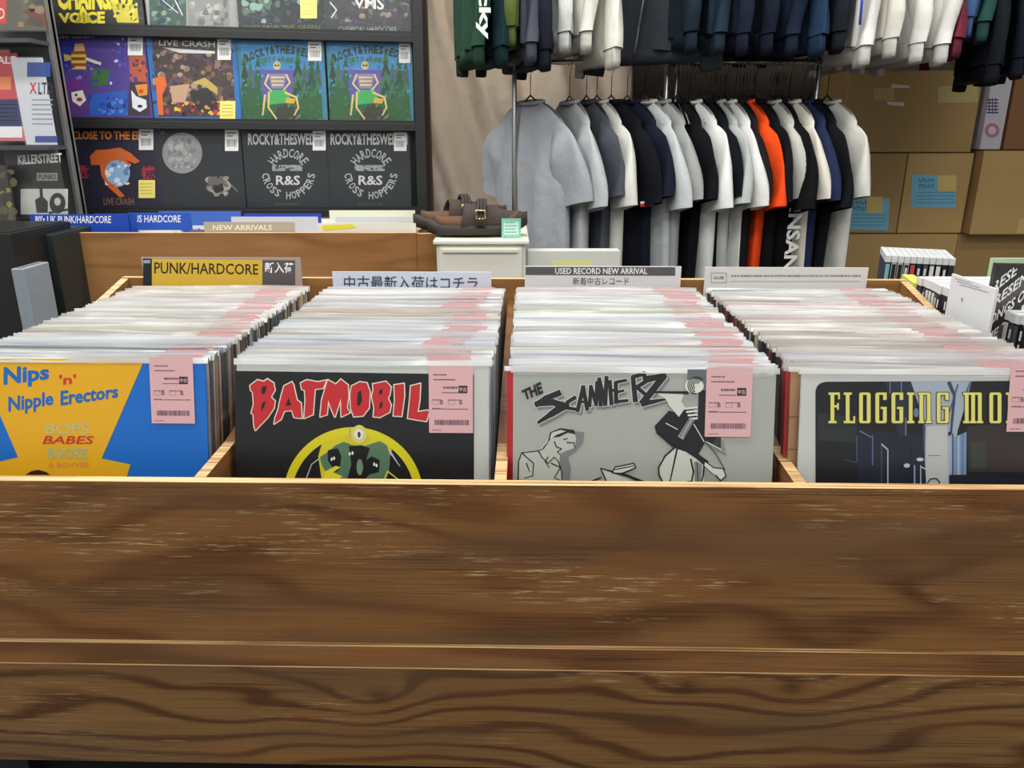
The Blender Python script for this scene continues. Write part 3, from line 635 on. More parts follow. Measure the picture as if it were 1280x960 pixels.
card('divider_card', 'beige-grey divider card standing at the front middle of the back bin', 256, 277.5, 369, 292, 2.425, (176, 168, 150), fn=fb, drop=.16)
card('divider_card', 'cream card leaning at the right end of the back bin', 412, 263, 519, 272, 2.86, (226, 226, 206), drop=.2)
card('divider_card', 'white card with yellow stripe at the right front of the back bin', 398, 279, 520, 291, 2.44, (224, 222, 214), fn=lambda a: a.layer().poly((228, 216, 40), [(402, 282), (440, 280), (446, 285), (404, 288)]), drop=.2)
card('divider_card', 'grey-white card behind the yellow-striped card', 420, 271, 524, 282, 2.62, (206, 210, 206), drop=.2)

# ================================================================== WALL DISPLAY RACK
DP = at(97, 261.5, 2.99); DYAW = R(7); DF = frame(DP, DYAW, R(1.0), R(-.5))
rack = empty('display_rack', DF, 'black wall rack with narrow shelves holding rows of face-out records', 'display rack')
u = lambda px, py, w0=0.: uv(DF, px, py, w0)
UL = u(92, 200)[0]-.05; UR = u(524, 200)[0]
MB().box(UL, UR, -.30, 1.35, -.06, -.045).build('back_panel', [mat((26, 29, 34), .45)], rack)
def shelf(v): MB().box(UL, UR, v-.028, v, -.045, .035).build('shelf', [BLACKM], rack, bev=.002); MB().box(UL, UR, v, v+.010, .032, .035).build('shelf_lip', [BLACKM], rack)
VB = [0, u(240, 151.5)[1], 0]; VB[2] = VB[1]*2
VB[2] = u(240, 37.5)[1]
for v in VB: shelf(v-.001)
for (ua, ub) in ((UR-.012, UR+.028), (UL-.02, UL+.004)): MB().box(ua, ub, -1.0, 1.35, -.06, .04).build('upright', [BLACKM], rack, bev=.003)
MB().box(UL, UR, -.62, -.05, -.06, -.02).build('lower_panel', [BLACKM], rack)
SLD = sleeve_mesh(77, .318)
def disp(row, px, label, base, art, crop, group=None, tags=(), py=None):
    v = VB[row]+.0005; uu = uv(DF, px, 261 if row == 0 else (151.5 if row == 1 else 38))[0]
    Mr = DF @ T(uu, v, .004) @ Matrix.Rotation(-R(2), 4, 'X')
    r = empty('display_record', Mr, label, 'record', group)
    c = link('cover', COVME, r); c.color = (*lin(base), 1); s = link('plastic_sleeve', SLD, r); s.color = (.8, .82, .84, 1)
    a = Art(Mr, crop); art(a); a.build('cover_print', c)
    for i, (x, y, w_, h_, kind) in enumerate(tags):
        b = Art(Mr, crop, .0022)
        if kind == 'w':
            b.poly((232, 232, 232), [(x, y), (x+w_, y), (x+w_, y+h_), (x, y+h_)]).layer(); q = random.Random(i+px)
            xx = x+w_*.15
            while xx < x+w_*.85: l = q.choice((.02, .04))*w_; b.rect((60, 60, 64), xx, y+h_*.45, xx+l, y+h_*.8); xx += l+.04*w_
            b.rect((110, 110, 114), x+w_*.15, y+h_*.12, x+w_*.8, y+h_*.18); b.rect((110, 110, 114), x+w_*.15, y+h_*.26, x+w_*.6, y+h_*.32)
            b.build('barcode_label', r)
        else:
            b.poly((226, 212, 112), [(x, y), (x+w_, y), (x+w_, y+h_), (x, y+h_)]).layer()
            for k in range(4): b.rect((150, 130, 60), x+w_*.1, y+h_*(.2+.18*k), x+w_*.85, y+h_*(.23+.18*k))
            b.build('yellow_sticker', r)
    return r
EC = (0, 0, 3.2); FC = (280, 0, 3.2)
def bg(a, c, base, pts): a.poly(base, pts)
# row 3 (lowest)
def a31(a):
    a.layer(); a.text((238, 150, 60), 'CLOSE TO THE EDGE', (288, 524), (612, 524), (612, 560), (290, 558), .03); a.layer()
    a.poly((222, 110, 40), [(360, 625), (385, 600), (430, 598), (480, 590), (520, 610), (560, 645), (540, 655), (505, 640), (470, 640), (450, 690), (460, 740), (500, 785), (480, 790), (430, 745), (405, 700), (400, 660), (365, 660)]).layer()
    a.circ((150, 190, 226), 470, 690, 50, 58).layer(); blobs(a, [(230, 236, 240), (90, 140, 200), (222, 120, 50), (240, 240, 240)], (420, 610, 525, 740), 26, 14, 3); a.ring((222, 106, 36), 470, 690, 50, 60, 100, 330, 20)
    a.tbox((176, 46, 60), '危', 308, 660, 356, 714, .02); a.tbox((176, 46, 60), '機', 566, 664, 622, 716, .02); a.tbox((140, 110, 80), 'LIVE CRASH', 415, 792, 536, 820, .01)
disp(0, 97, 'dark navy record with orange lettering and orange-blue swirl on the lowest shelf', (34, 30, 56), a31, EC, tags=((556, 516, 58, 84, 'w'), (555, 720, 66, 72, 'y')))
def a32(a):
    a.layer().circ((150, 152, 152), 729, 612, 80, 82).layer(); blobs(a, [(168, 170, 170), (130, 133, 134), (180, 182, 180)], (672, 552, 786, 672), 60, 14, 5)
    blobs(a, [(150, 140, 132), (104, 100, 96), (36, 40, 44), (170, 164, 156)], (815, 705, 925, 785), 34, 20, 6); a.tbox((120, 124, 126), 'a', 642, 524, 660, 536)
    a.line((120, 120, 118), [(925, 740), (950, 765)], 5)
disp(0, 202, 'black record with a pale grey moon disc on the rack\'s lowest shelf', (38, 43, 48), a32, EC, tags=((900, 520, 54, 84, 'w'),))
def rs(x0):
    def f(a):
        a.layer(); a.tbox((196, 200, 198), 'ROCKY&THESWEDEN', x0+8, 533, x0+316, 580, .03)
        a.arctext((176, 180, 180), 'HARDCORE', x0+170, 690, 78, 215, 325, 36); a.arctext((176, 180, 180), 'CROSS HOPPERS', x0+170, 690, 92, 172, 8, 30, flip=True)
        a.tbox((206, 208, 206), 'R&S', x0+120, 702, x0+216, 740, .02); a.rect((150, 154, 152), x0+105, 660, x0+225, 684); a.layer(); blobs(a, [(60, 66, 66), (170, 174, 172)], (x0+105, 660, x0+225, 684), 22, 9, x0); a.tbox((96, 100, 100), 'ROCK A NOISE', x0+120, 812, x0+215, 820)
    return f
disp(0, 310, 'black record with a ring of grey lettering, third from the left on the lowest shelf', (38, 44, 48), rs(88), FC, tags=((355, 524, 52, 78, 'w'),))
disp(0, 413, 'black record with a ring of grey lettering at the right end of the lowest shelf', (38, 44, 48), rs(418), FC, tags=((680, 530, 50, 74, 'w'),))
# row 2
def a21(a):
    a.layer(); a.poly((96, 60, 140), [(250, 320), (350, 310), (370, 380), (340, 460), (262, 462)]); a.poly((48, 96, 190), [(350, 380), (510, 360), (510, 462), (360, 462)]); a.poly((62, 110, 60), [(360, 270), (440, 280), (430, 340), (370, 345)]); a.poly((46, 56, 160), [(222, 160), (300, 150), (300, 260), (240, 300)])
    a.poly((60, 50, 60), [(520, 330), (592, 330), (602, 462), (512, 462)]); a.poly((190, 90, 60), [(516, 210), (580, 220), (588, 330), (520, 320)]); a.layer()
    a.text((238, 220, 190), 'LIVE CRASH', (226, 136), (372, 130), (372, 152), (226, 156), .02)
    for k in range(6): a.rect((236, 200, 90) if k % 2 else (150, 90, 40), 285, 205+k*12, 345, 217+k*12)
    a.poly((222, 180, 120), [(300, 175), (335, 175), (340, 205), (295, 205)]); a.poly((228, 206, 90), [(255, 215), (290, 225), (285, 240), (258, 245)]); a.line((230, 226, 210), [(345, 235), (400, 255)], 12); a.poly((120, 50, 140), [(255, 330), (300, 315), (340, 345), (350, 365), (250, 350)])
    a.poly((235, 235, 225), [(285, 370), (330, 360), (345, 400), (320, 425), (290, 405)]).layer(); a.circ((190, 50, 60), 318, 398, 12, 8); a.circ((40, 40, 50), 305, 380, 5, 6)
    a.poly((228, 232, 236), [(525, 360), (545, 385), (585, 400), (588, 430), (560, 448), (530, 430)]); a.poly((222, 150, 50), [(540, 340), (590, 335), (590, 380), (555, 385)]); a.layer(); a.circ((220, 60, 40), 565, 365, 9); a.circ((30, 30, 60), 560, 425, 10, 6)
    blobs(a, [(60, 50, 120), (110, 80, 170), (70, 60, 160), (150, 120, 190), (50, 90, 160)], (228, 250, 400, 330), 26, 12, 41); blobs(a, [(100, 60, 60), (60, 70, 150), (180, 110, 70)], (520, 160, 590, 330), 26, 10, 42)
    blobs(a, [(30, 70, 190), (70, 130, 220), (40, 50, 120), (90, 150, 210)], (395, 385, 510, 462), 26, 13, 8); blobs(a, [(200, 190, 230), (60, 80, 190), (120, 90, 170)], (440, 150, 515, 360), 18, 12, 9)
disp(1, 80, 'purple and blue comic-style record at the left end of the middle shelf', (84, 64, 150), a21, EC, tags=((512, 138, 60, 84, 'w'),))
def a22(a):
    a.poly((74, 60, 58), [(606, 152), (925, 158), (944, 468), (634, 466)]).layer(); blobs(a, [(150, 120, 104), (60, 44, 44), (110, 84, 76), (96, 70, 100), (176, 150, 130), (52, 60, 60), (130, 96, 60)], (610, 200, 935, 420), 150, 18, 11)
    a.poly((226, 110, 40), [(622, 310), (660, 305), (668, 340), (650, 380), (655, 460), (634, 460)]); a.poly((190, 170, 90), [(770, 330), (820, 310), (870, 350), (870, 380), (820, 345)]); a.poly((44, 44, 44), [(760, 370), (830, 350), (870, 400), (860, 440), (780, 440)]); a.poly((196, 160, 130), [(680, 345), (760, 335), (740, 410), (690, 410)]); blobs(a, [(206, 150, 70), (170, 50, 60), (200, 180, 60), (60, 40, 50)], (650, 405, 880, 462), 40, 14, 12)
    a.layer().text((206, 206, 200), 'LIVE CRASH', (636, 160), (860, 166), (860, 190), (636, 182), .01); a.poly((214, 214, 214), [(650, 190), (860, 205), (860, 215), (720, 212)])
disp(1, 194, 'blue-bordered record with a crowded brown battle scene on the middle shelf', (40, 116, 190), a22, EC, tags=((870, 152, 54, 88, 'w'), (880, 404, 62, 76, 'y')))
def gr(x0):
    def f(a):
        a.poly((64, 140, 196), [(x0+6, 166), (x0+330, 166), (x0+334, 300), (x0+14, 300)]); a.layer(); a.poly((92, 84, 160), [(x0+20, 280), (x0+330, 280), (x0+330, 400), (x0+20, 390)]); a.layer()
        q = random.Random(21)
        for xx in (20, 45, 75, 235, 262, 290, 315):
            y0 = q.uniform(205, 260); wd = q.uniform(22, 34)
            for k in range(5): a.poly(q.choice([(40, 92, 58), (30, 70, 50), (56, 110, 66)]), [(max(x0+8, x0+xx-wd*(.4+k*.2)), min(482, y0+50*k+50)), (x0+xx, y0+40*k-10), (min(x0+332, x0+xx+wd*(.4+k*.2)), min(482, y0+50*k+46))]); a.w += .000004
        blobs(a, [(60, 110, 150), (80, 90, 160), (70, 140, 180), (60, 100, 90)], (x0+15, 230, x0+330, 390), 46, 11, 43)
        a.poly((44, 92, 54), [(x0+12, 380), (x0+150, 420), (x0+330, 380), (x0+336, 486), (x0+16, 484)]); a.layer(); a.poly((56, 56, 50), [(x0+140, 440), (x0+190, 415), (x0+240, 440), (x0+250, 486), (x0+130, 486)]); a.layer()
        blobs(a, [(50, 104, 60), (36, 76, 50), (80, 120, 70), (60, 90, 60)], (x0+18, 400, x0+332, 482), 50, 9, 44); a.layer(); a.arctext((40, 66, 36), 'ROCKY&THESWEDEN', x0+175, 520, 322, 244, 296, 34, .05); a.arctext((56, 110, 50), 'CITY BABY', x0+155, 520, 285, 256, 285, 20, .04)
        a.circ((190, 176, 130), x0+152, 262, 15, 18); a.poly((120, 112, 150), [(x0+118, 295), (x0+190, 295), (x0+180, 355), (x0+130, 355)]); a.poly((60, 150, 80), [(x0+125, 360), (x0+190, 360), (x0+215, 410), (x0+160, 415), (x0+120, 420)]).layer(); a.circ((40, 40, 30), x0+147, 262, 4); a.circ((40, 40, 30), x0+158, 262, 4)
        for p_ in ([(118, 300), (104, 335), (130, 365)], [(190, 300), (204, 330), (180, 360)], [(120, 370), (118, 430), (150, 475)], [(185, 370), (230, 390), (238, 430), (222, 460)], [(130, 310), (180, 310)], [(132, 325), (178, 325)], [(134, 340), (176, 340)], [(105, 380), (95, 460)]): a.line((190, 172, 110), [(x0+x, y) for x, y in p_], 9, 6)
        a.poly((190, 150, 60), [(x0+190, 390), (x0+228, 396), (x0+220, 415), (x0+185, 412)])
    return f
disp(1, 303, 'blue-green forest record with a skeleton, second from the right on the middle shelf', (58, 128, 150), gr(60), FC, tags=((336, 168, 54, 76, 'w'),))
disp(1, 413, 'blue-green forest record with a seated skeleton at the right end of the middle shelf', (58, 128, 150), gr(412), FC, tags=((700, 174, 45, 78, 'w'),))
# row 1 (cut by the frame)
def a11(a): a.layer().text((220, 206, 60), 'CHAINSAW', (225, -60), (545, -60), (540, 40), (232, 40), .05); a.text((222, 208, 60), 'VOICE', (232, 52), (420, 45), (420, 95), (238, 92), .05); a.poly((222, 206, 54), [(330, 20), (372, 90), (300, 92)]); a.poly((200, 188, 60), [(440, 10), (548, 20), (556, 92), (470, 90)]); blobs(a, [(40, 44, 40), (222, 206, 60)], (440, 10, 550, 90), 18, 12, 4)
disp(2, 66, 'black record with loud yellow lettering at the left end of the top shelf', (44, 46, 44), a11, EC)
def a12(a): a.poly((60, 84, 76), [(592, -120), (742, -120), (746, 104), (600, 102)]); a.poly((132, 134, 132), [(750, -120), (915, -120), (918, 106), (752, 104)]); a.layer(); blobs(a, [(86, 120, 110), (40, 60, 80), (120, 150, 130)], (606, -20, 740, 98), 26, 20, 14); blobs(a, [(170, 170, 168), (104, 104, 104), (150, 148, 146)], (755, -20, 912, 102), 26, 20, 15); a.line((214, 218, 216), [(690, -20), (730, 60)], 4); a.line((214, 218, 216), [(650, 0), (712, 52)], 3)
disp(2, 186, 'half green, half grey record, second from the left on the top shelf', (150, 152, 150), a12, EC)
def a13(a): a.layer(); blobs(a, [(84, 108, 92), (130, 160, 150), (60, 76, 84), (70, 74, 90)], (70, -60, 380, 92), 60, 20, 16); a.tbox((96, 110, 60), 'GOD SAVE THE GREEN', 76, 100, 385, 122, .02)
disp(2, 297, 'murky green record with a yellow sticker, third from the left on the top shelf', (48, 54, 58), a13, FC, tags=((306, 0, 66, 74, 'y'),))
def a14(a): a.layer(); blobs(a, [(120, 124, 122), (60, 64, 66), (150, 120, 90), (70, 60, 90), (96, 98, 98)], (420, -60, 740, 90), 60, 18, 17); a.text((210, 212, 210), 'VMS', (520, -10), (640, -10), (640, 40), (520, 30), .02); a.line((200, 204, 204), [(425, 10), (450, 40), (430, 70)], 5); a.tbox((130, 134, 134), 'CHEMICAL HARDCORE', 458, 106, 690, 128, .01)
disp(2, 407, 'grey and black record with shiny wrap at the right end of the top shelf', (58, 62, 64), a14, FC)

# ================================================================== FAR LEFT: PRINTED MATTER RACK
LR = empty('side_rack', T(0, 0, 0), 'grey acrylic-fronted rack of posters at the far left edge', 'rack')
LX0 = at(-90, 200, 2.72).x; LX1 = at(83, 170, 2.72).x
LM = frame((0, 2.72, 0), 0, 0)
MB().box(LX0, LX1+.005, 2.735, 2.75, .5, 2.1).build('back_panel', [mat((92, 96, 98), .4)], LR)
for zz in (at(0, 182, 2.7).z, at(0, 52, 2.7).z, at(0, 283, 2.7).z): MB().box(LX0, LX1, 2.60, 2.735, zz-.012, zz).build('shelf', [mat((70, 72, 74), .4)], LR)
for x in (LX0, LX1): MB().box(x-.005, x+.005, 2.71, 2.76, 0, 2.1).build('upright', [mat((150, 152, 152), .3, metal=.6)], LR)
def poster(name, label, quad, Y, base, fn, cat='poster', thick=.006):
    (xa, ya), (xb, yb) = quad
    P0 = at(xa, yb, Y); Mc = frame(P0, 0, 0); u1 = uv(Mc, xb, yb)[0]; v1 = uv(Mc, xa, ya)[1]
    r = empty(name, Mc, label, cat); c = MB().box(0, u1, 0, v1, -thick, 0).build('sheet', mat(base, .35), r); a = Art(Mc, (0, 0, 1)); a.layer(); fn(a); a.build('sheet_print', r)
    MB().box(-.004, u1+.004, -.004, v1+.004, .001, .0025).build('acrylic_cover', [ACRYL], r); return r
def f1(a): 
    a.rect((196, 66, 80), -14, 66, 22, 124).layer(); a.rect((232, 140, 80), -14, 96, 14, 112); a.rect((28, 44, 96), -14, 124, 28, 158); a.tbox((240, 230, 230), 'SALE', -10, 70, 20, 80, .02)
    for k in range(5): a.rect((120, 150, 190), -12, 130+k*5, 22, 131+k*5)
    a.rect((236, 236, 236), -14, 158, 28, 172)
poster('leaflet', 'red and navy printed leaflet in an acrylic pocket at the far left edge', ((-14, 62), (32, 176)), 2.66, (214, 110, 120), f1)
def f2(a):
    a.rect((52, 78, 158), 34, 78, 63, 96).layer(); a.text((206, 50, 60), 'X', (37, 103), (46, 103), (46, 117), (37, 117), .03); a.tbox((40, 44, 60), 'LTD', 48, 103, 66, 118, .02)
    for k in range(6): a.rect((150, 156, 170), 40, 124+k*6, 66, 125.5+k*6)
    a.rect((48, 70, 150), 44, 170, 72, 178)
poster('leaflet', 'white and blue notice with a red X in an acrylic pocket beside the record display', ((33, 72), (71, 181)), 2.655, (206, 210, 218), f2)
def f3(a):
    a.text((210, 210, 206), 'KILLERSTREET', (22, 194), (77, 191), (78, 203), (23, 206), .03); a.rect((150, 150, 148), 46, 216, 72, 226).layer(); a.tbox((30, 30, 30), 'PUNKS', 48, 218, 70, 224, .02)
    a.rect((196, 198, 190), 26, 236, 85, 268).layer(); a.poly((26, 26, 28), [(46, 266), (44, 250), (50, 246), (49, 230), (53, 230), (54, 246), (60, 252), (60, 266)]); a.circ((26, 26, 28), 72, 254, 10, 13).layer(); a.circ((196, 198, 190), 72, 252, 4, 5); a.line((26, 26, 28), [(62, 266), (84, 262)], 3)
poster('flyer_record', 'black and white punk record sleeve on the side rack\'s lower shelf', ((22, 188), (86, 272)), 2.64, (28, 28, 30), f3, 'record')
def f4(a): blobs(a, [(150, 130, 60), (60, 56, 40), (90, 84, 60), (36, 34, 32)], (-30, 212, 22, 290), 60, 8, 31)
poster('flyer_record', 'dark record sleeve with mottled gold picture at the left picture edge', ((-34, 208), (23, 296)), 2.60, (40, 38, 36), f4, 'record')
def f5(a): a.rect((196, 60, 54), -20, -30, 8, 30).layer(); a.tbox((230, 200, 180), 'RED', -14, 10, 6, 24, .02); a.poly((110, 50, 40), [(28, 10), (56, 12), (58, 34), (34, 30)]); blobs(a, [(90, 96, 70), (140, 120, 90), (60, 60, 56)], (22, -30, 56, 34), 26, 7, 33)
poster('leaflet', 'red and dark green booklets in the top pocket of the side rack', ((-20, -40), (58, 38)), 2.66, (88, 86, 76), f5)
# black file box with small labels, grey spine, black box
def filebox(name, label, x0, y0, x1, y1, Y, c, dz=.4, dy=.2, labels=()):
    P0 = at(x0, y0, Y); P1 = at(x1, y0, Y); r = empty(name, T(P0.x, Y, P0.z-dz), label, 'file box'); W_ = P1.x-P0.x
    MB().box(0, W_, 0, dy, 0, dz).build('box_body', mat(c, .4, .1), r, bev=.003)
    Mf = frame((0, 0, 0), 0, 0)
    for (a0, b0, a1, b1, cc) in labels:
        A = at(a0, b1, Y)-Vector((P0.x, Y, P0.z-dz)); B = at(a1, b0, Y)-Vector((P0.x, Y, P0.z-dz)); MB().box(A.x, B.x, -.001, 0, A.z, B.z).build('small_label', mat(cc, .5), r)
    MB().box(.01, W_-.01, .01, dy-.01, dz-.004, dz+.002).build('lid', mat(tuple(int(v*.8) for v in c), .4), r)
    return r
filebox('file_box', 'black file box with three small labels left of the back bin', 28, 293, 66, 292, 2.26, (38, 44, 44), dz=.5, dy=.3, labels=((36, 298, 43, 302, (190, 190, 186)), (34, 305, 51, 312, (214, 214, 212)), (34, 318, 54, 326, (206, 180, 196))))
filebox('file_box', 'slim grey binder standing left of the black file box', 13, 336, 29, 335, 2.06, (140, 150, 160), dz=.4, dy=.12)
filebox('file_box', 'large black box at the left picture edge beside the grey binder', -90, 292, 12, 290, 2.10, (24, 27, 28), dz=.5, dy=.3)
MBt = MB().box(-1.75, -1.06, 2.0, 2.58, .0, at(28, 293, 2.26).z-.502)
tag(MBt.build('low_table', [BLACKM], None, bev=.005), 'low black stand under the file boxes at the left', 'stand')

# ================================================================== CURTAIN
def curtain():
    mb = MB(); nx, nz = 110, 40; xl, xr = at(522, 100, 3.4).x, at(790, 100, 3.4).x; z0, z1 = .05, 2.75; vs = []
    for j in range(nz+1):
        t = j/nz; z = z0+(z1-z0)*t; vis = max(0, min(1, (z-1.0)/.9))
        for i in range(nx+1):
            s = i/nx; x = xl+(xr-xl)*s
            ph = s*9.0-(1-vis)*2.6
            y = 3.42+.035*math.sin(ph*2.1)+.016*math.sin(ph*5.3+1)+.008*math.sin(ph*11+t*3)
            vs.append((x+.012*math.sin(t*5), y, z))
    n = nx+1; fs = [(j*n+i, j*n+i+1, (j+1)*n+i+1, (j+1)*n+i) for j in range(nz) for i in range(nx)]
    mb.add(vs, fs, 0, True); o = mb.build('curtain', [fabric((232, 214, 194))]); m = o.modifiers.new('thickness', 'SOLIDIFY'); m.thickness = .002
    tag(o, 'beige fabric curtain hanging in soft folds right of the record display', 'curtain')
curtain()
tag(MB().box(at(505, 100, 3.36).x, at(528, 100, 3.36).x+.03, 3.30, 3.36, 0, 2.6).build('dark_post', [mat((66, 52, 44), .6, .1)]), 'dark brown post between the record display and the curtain', 'post')

# ================================================================== CLOTHES RACK
RY = 2.9; RZ = at(830, 78, RY).z; UZ = 2.36; UYY = 2.86
rk = empty('clothes_rack', T(0, RY, 0), 'chrome two-tier clothes rack behind the bins', 'clothes rack')
RX = [at(643, 150, RY).x, at(831, 150, RY).x, at(1017, 150, RY).x]
for x in RX: MB().tube([(x, 0, 0), (x, 0, 2.75)], .0085, 10).build('pole', [CHROME], rk)
MB().tube([(RX[1]+.035, .0, 0), (RX[1]+.035, .0, 2.75)], .007, 10).build('pole', [CHROME], rk)
MB().tube([(RX[0]-.02, -.02, RZ), (RX[2]+.01, -.02, RZ)], .009, 10).build('rail', [CHROME], rk)
MB().tube([(RX[0]-.3, UYY-RY, UZ), (at(1300, 60, UYY).x, UYY-RY, UZ)], .010, 10).build('upper_rail', [CHROME], rk)
MB().tube([(RX[0]-.3, UYY-RY, UZ), (RX[0]-.3, UYY-RY, CEIL)], .008, 8).build('upper_hanger_rod', [CHROME], rk); MB().tube([(at(1295, 60, UYY).x, UYY-RY, UZ), (at(1295, 60, UYY).x, UYY-RY, CEIL)], .008, 8).build('upper_hanger_rod', [CHROME], rk)
for x in RX: MB().tube([(x, 0, 2.4), (x, UYY-RY, UZ)], .006, 8).build('bracket', [CHROME], rk)

def hanger_mesh():
    mb = MB(); hook = [(0, 0, -.10)]+[(0, 0, -.03)]+[(.014*math.sin(t)+.0, 0, .000-.014*math.cos(t)*1.0) for t in [math.pi*.15*k for k in range(0, 10)]]
    hook = [(0, 0, -.11), (0, 0, -.045)]+[(.016*math.cos(a), 0, -.012+.024*math.sin(a)) for a in [R(-60+k*30) for k in range(0, 9)]]
    mb.tube(hook, .0016, 6); mb.tube([(-.15, 0, -.205), (-.06, 0, -.140), (0, 0, -.108), (.06, 0, -.140), (.15, 0, -.205)], .003, 6); return mb
HME = hanger_mesh().mesh('hanger', mat((120, 120, 120), .35, metal=.9)); HME2 = hanger_mesh().mesh('hanger', mat((30, 28, 28), .4))
def garment_meshes(L=.66, hw=.245, long=False, seed=0, flare=.01, thick=.020, slack=.0):
    q = random.Random(seed); n = 32; rings = []; ph = [q.uniform(0, 6) for _ in range(6)]
    K = 16
    for k in range(K+1):
        t = k/K; w_ = hw*(.93+.05*t)+flare*t; d = .012+thick*min(1, t*3.5); ring = []
        for j in range(n):
            a = 2*math.pi*j/n; cx = math.cos(a); sy = math.sin(a)
            x = w_*math.copysign(abs(cx)**.8, cx); y = d*math.copysign(abs(sy)**.7, sy)
            fold = min(1, t*2)*(.013*math.sin(x*26+ph[0]+t*1.5)+.007*math.sin(x*61+ph[1]-t*2))*(1 if True else 0)
            y += fold; dxs = max(0, abs(x)-.065); z = -t*L-(.22*dxs+2.3*dxs*dxs)*(1-t)**2+.006*math.sin(x*20+ph[2])*t
            if k == 0: y *= .7
            ring.append((x, y, z))
        rings.append(ring)
    body = MB().loft(rings, c1=False)
    # inner turned hem
    inn = [[(x*.97, y*.6, z+.012) for x, y, z in rings[-1]]]; body.loft([rings[-1]]+inn, c0=False, c1=True)
    sl = []
    for s in (1, -1):
        mb = MB(); rs_ = []; N_ = 16; m = 18
        Ls = (.66 if long else .285)+slack; cur = Vector((s*(hw-.095), 0, -.085)); D = Vector((0, 0, -1))
        for k in range(N_+1):
            t = k/N_; ph_ = R((42*max(0, 1-t*Ls/.16)+7) if long else (44*(1-t)**1.5+12)); D = Vector((s*math.sin(ph_), 0, -math.cos(ph_)))
            if k: cur = cur+D*(Ls/N_)
            P = Vector((s*math.cos(ph_), 0, math.sin(ph_))); g = min(1, t*Ls/.10)
            a1 = (.030+.036*g-.022*max(0, t-.3)) if long else (.030+.050*g+.008*t); a2 = .010+.018*g*(1-.3*t); r_ = []
            for j in range(m):
                a = 2*math.pi*j/m; v = cur+P*a1*math.cos(a)+Vector((0, 1, 0))*(a2*math.sin(a)+.006*g*math.sin(a*3+t*7+ph[3])+.010*g*math.sin(t*5+ph[4]))
                if long: v.x += s*.007*math.sin(t*14+ph[5])
                r_.append(tuple(v))
            rs_.append(r_)
        st = cur-D*Ls
        mb.loft(rs_, c1=False); cc = st+D*(Ls-.012); last = rs_[-1]; c = st+D*Ls
        mb.loft([last, [tuple(cc+(Vector(p)-c)*.8) for p in last]], c0=False, c1=True); sl.append((mb, st, D, P, Ls, rs_))
    return body, sl
GC = {}
def garment(kind, label, cat, color, X, Y, Z, yaw, group=None, seed=0, L=.66, long=False, heather=0, hw=.245, trim=None, chrome=True, slack=0.):
    m = fabric(color, heather)
    M = T(X, Y, Z) @ Matrix.Rotation(yaw, 4, 'Z')
    r = empty(kind, M, label, cat, group)
    key = (seed % 6, L, long, hw, slack)
    body, sl = garment_meshes(L, hw, long, seed % 6, slack=slack)
    body.build('torso', [m], r)
    for (mb, st, D, P, Ls, rs_) in sl:
        s_ = mb.build('sleeve', [m], r)
        if long:
            c = MB(); rr = []
            for k in range(4):
                ce = st+D*(Ls+.018*k); rr.append([tuple(ce+(Vector(p)-(st+D*Ls))*(.82 if k < 3 else .76)) for p in rs_[-1]])
            c.loft(rr); c.build('cuff', [fabric(trim or tuple(int(v*.85) for v in color))], s_)
    col = MB(); pts = [(.078*math.cos(a), .018*math.sin(a)+.0, .004-.010*(1-math.sin(a))*.5) for a in [2*math.pi*k/20 for k in range(21)]]
    col.tube(pts, .007, 6); col.build('collar', [fabric(trim or tuple(int(v*.88) for v in color))], r)
    if long:
        hb = MB(); 
        rr = []
        for k in range(3):
            rr.append([(.93*(hw*.98+.01)*math.copysign(abs(math.cos(a))**.8, math.cos(a)), .034*math.copysign(abs(math.sin(a))**.7, math.sin(a)), -L-.022*k+.004) for a in [2*math.pi*j/28 for j in range(28)]])
        hb.loft(rr); hb.build('hem_band', [fabric(trim or tuple(int(v*.85) for v in color))], r)
    return r, M
def hanger(X, Y, Z, yaw, label, group, dark=False):
    o = link('clothes_hanger', HME2 if dark else HME, None, T(X, Y, Z) @ Matrix.Rotation(yaw, 4, 'Z')); return tag(o, label, 'hanger', group)
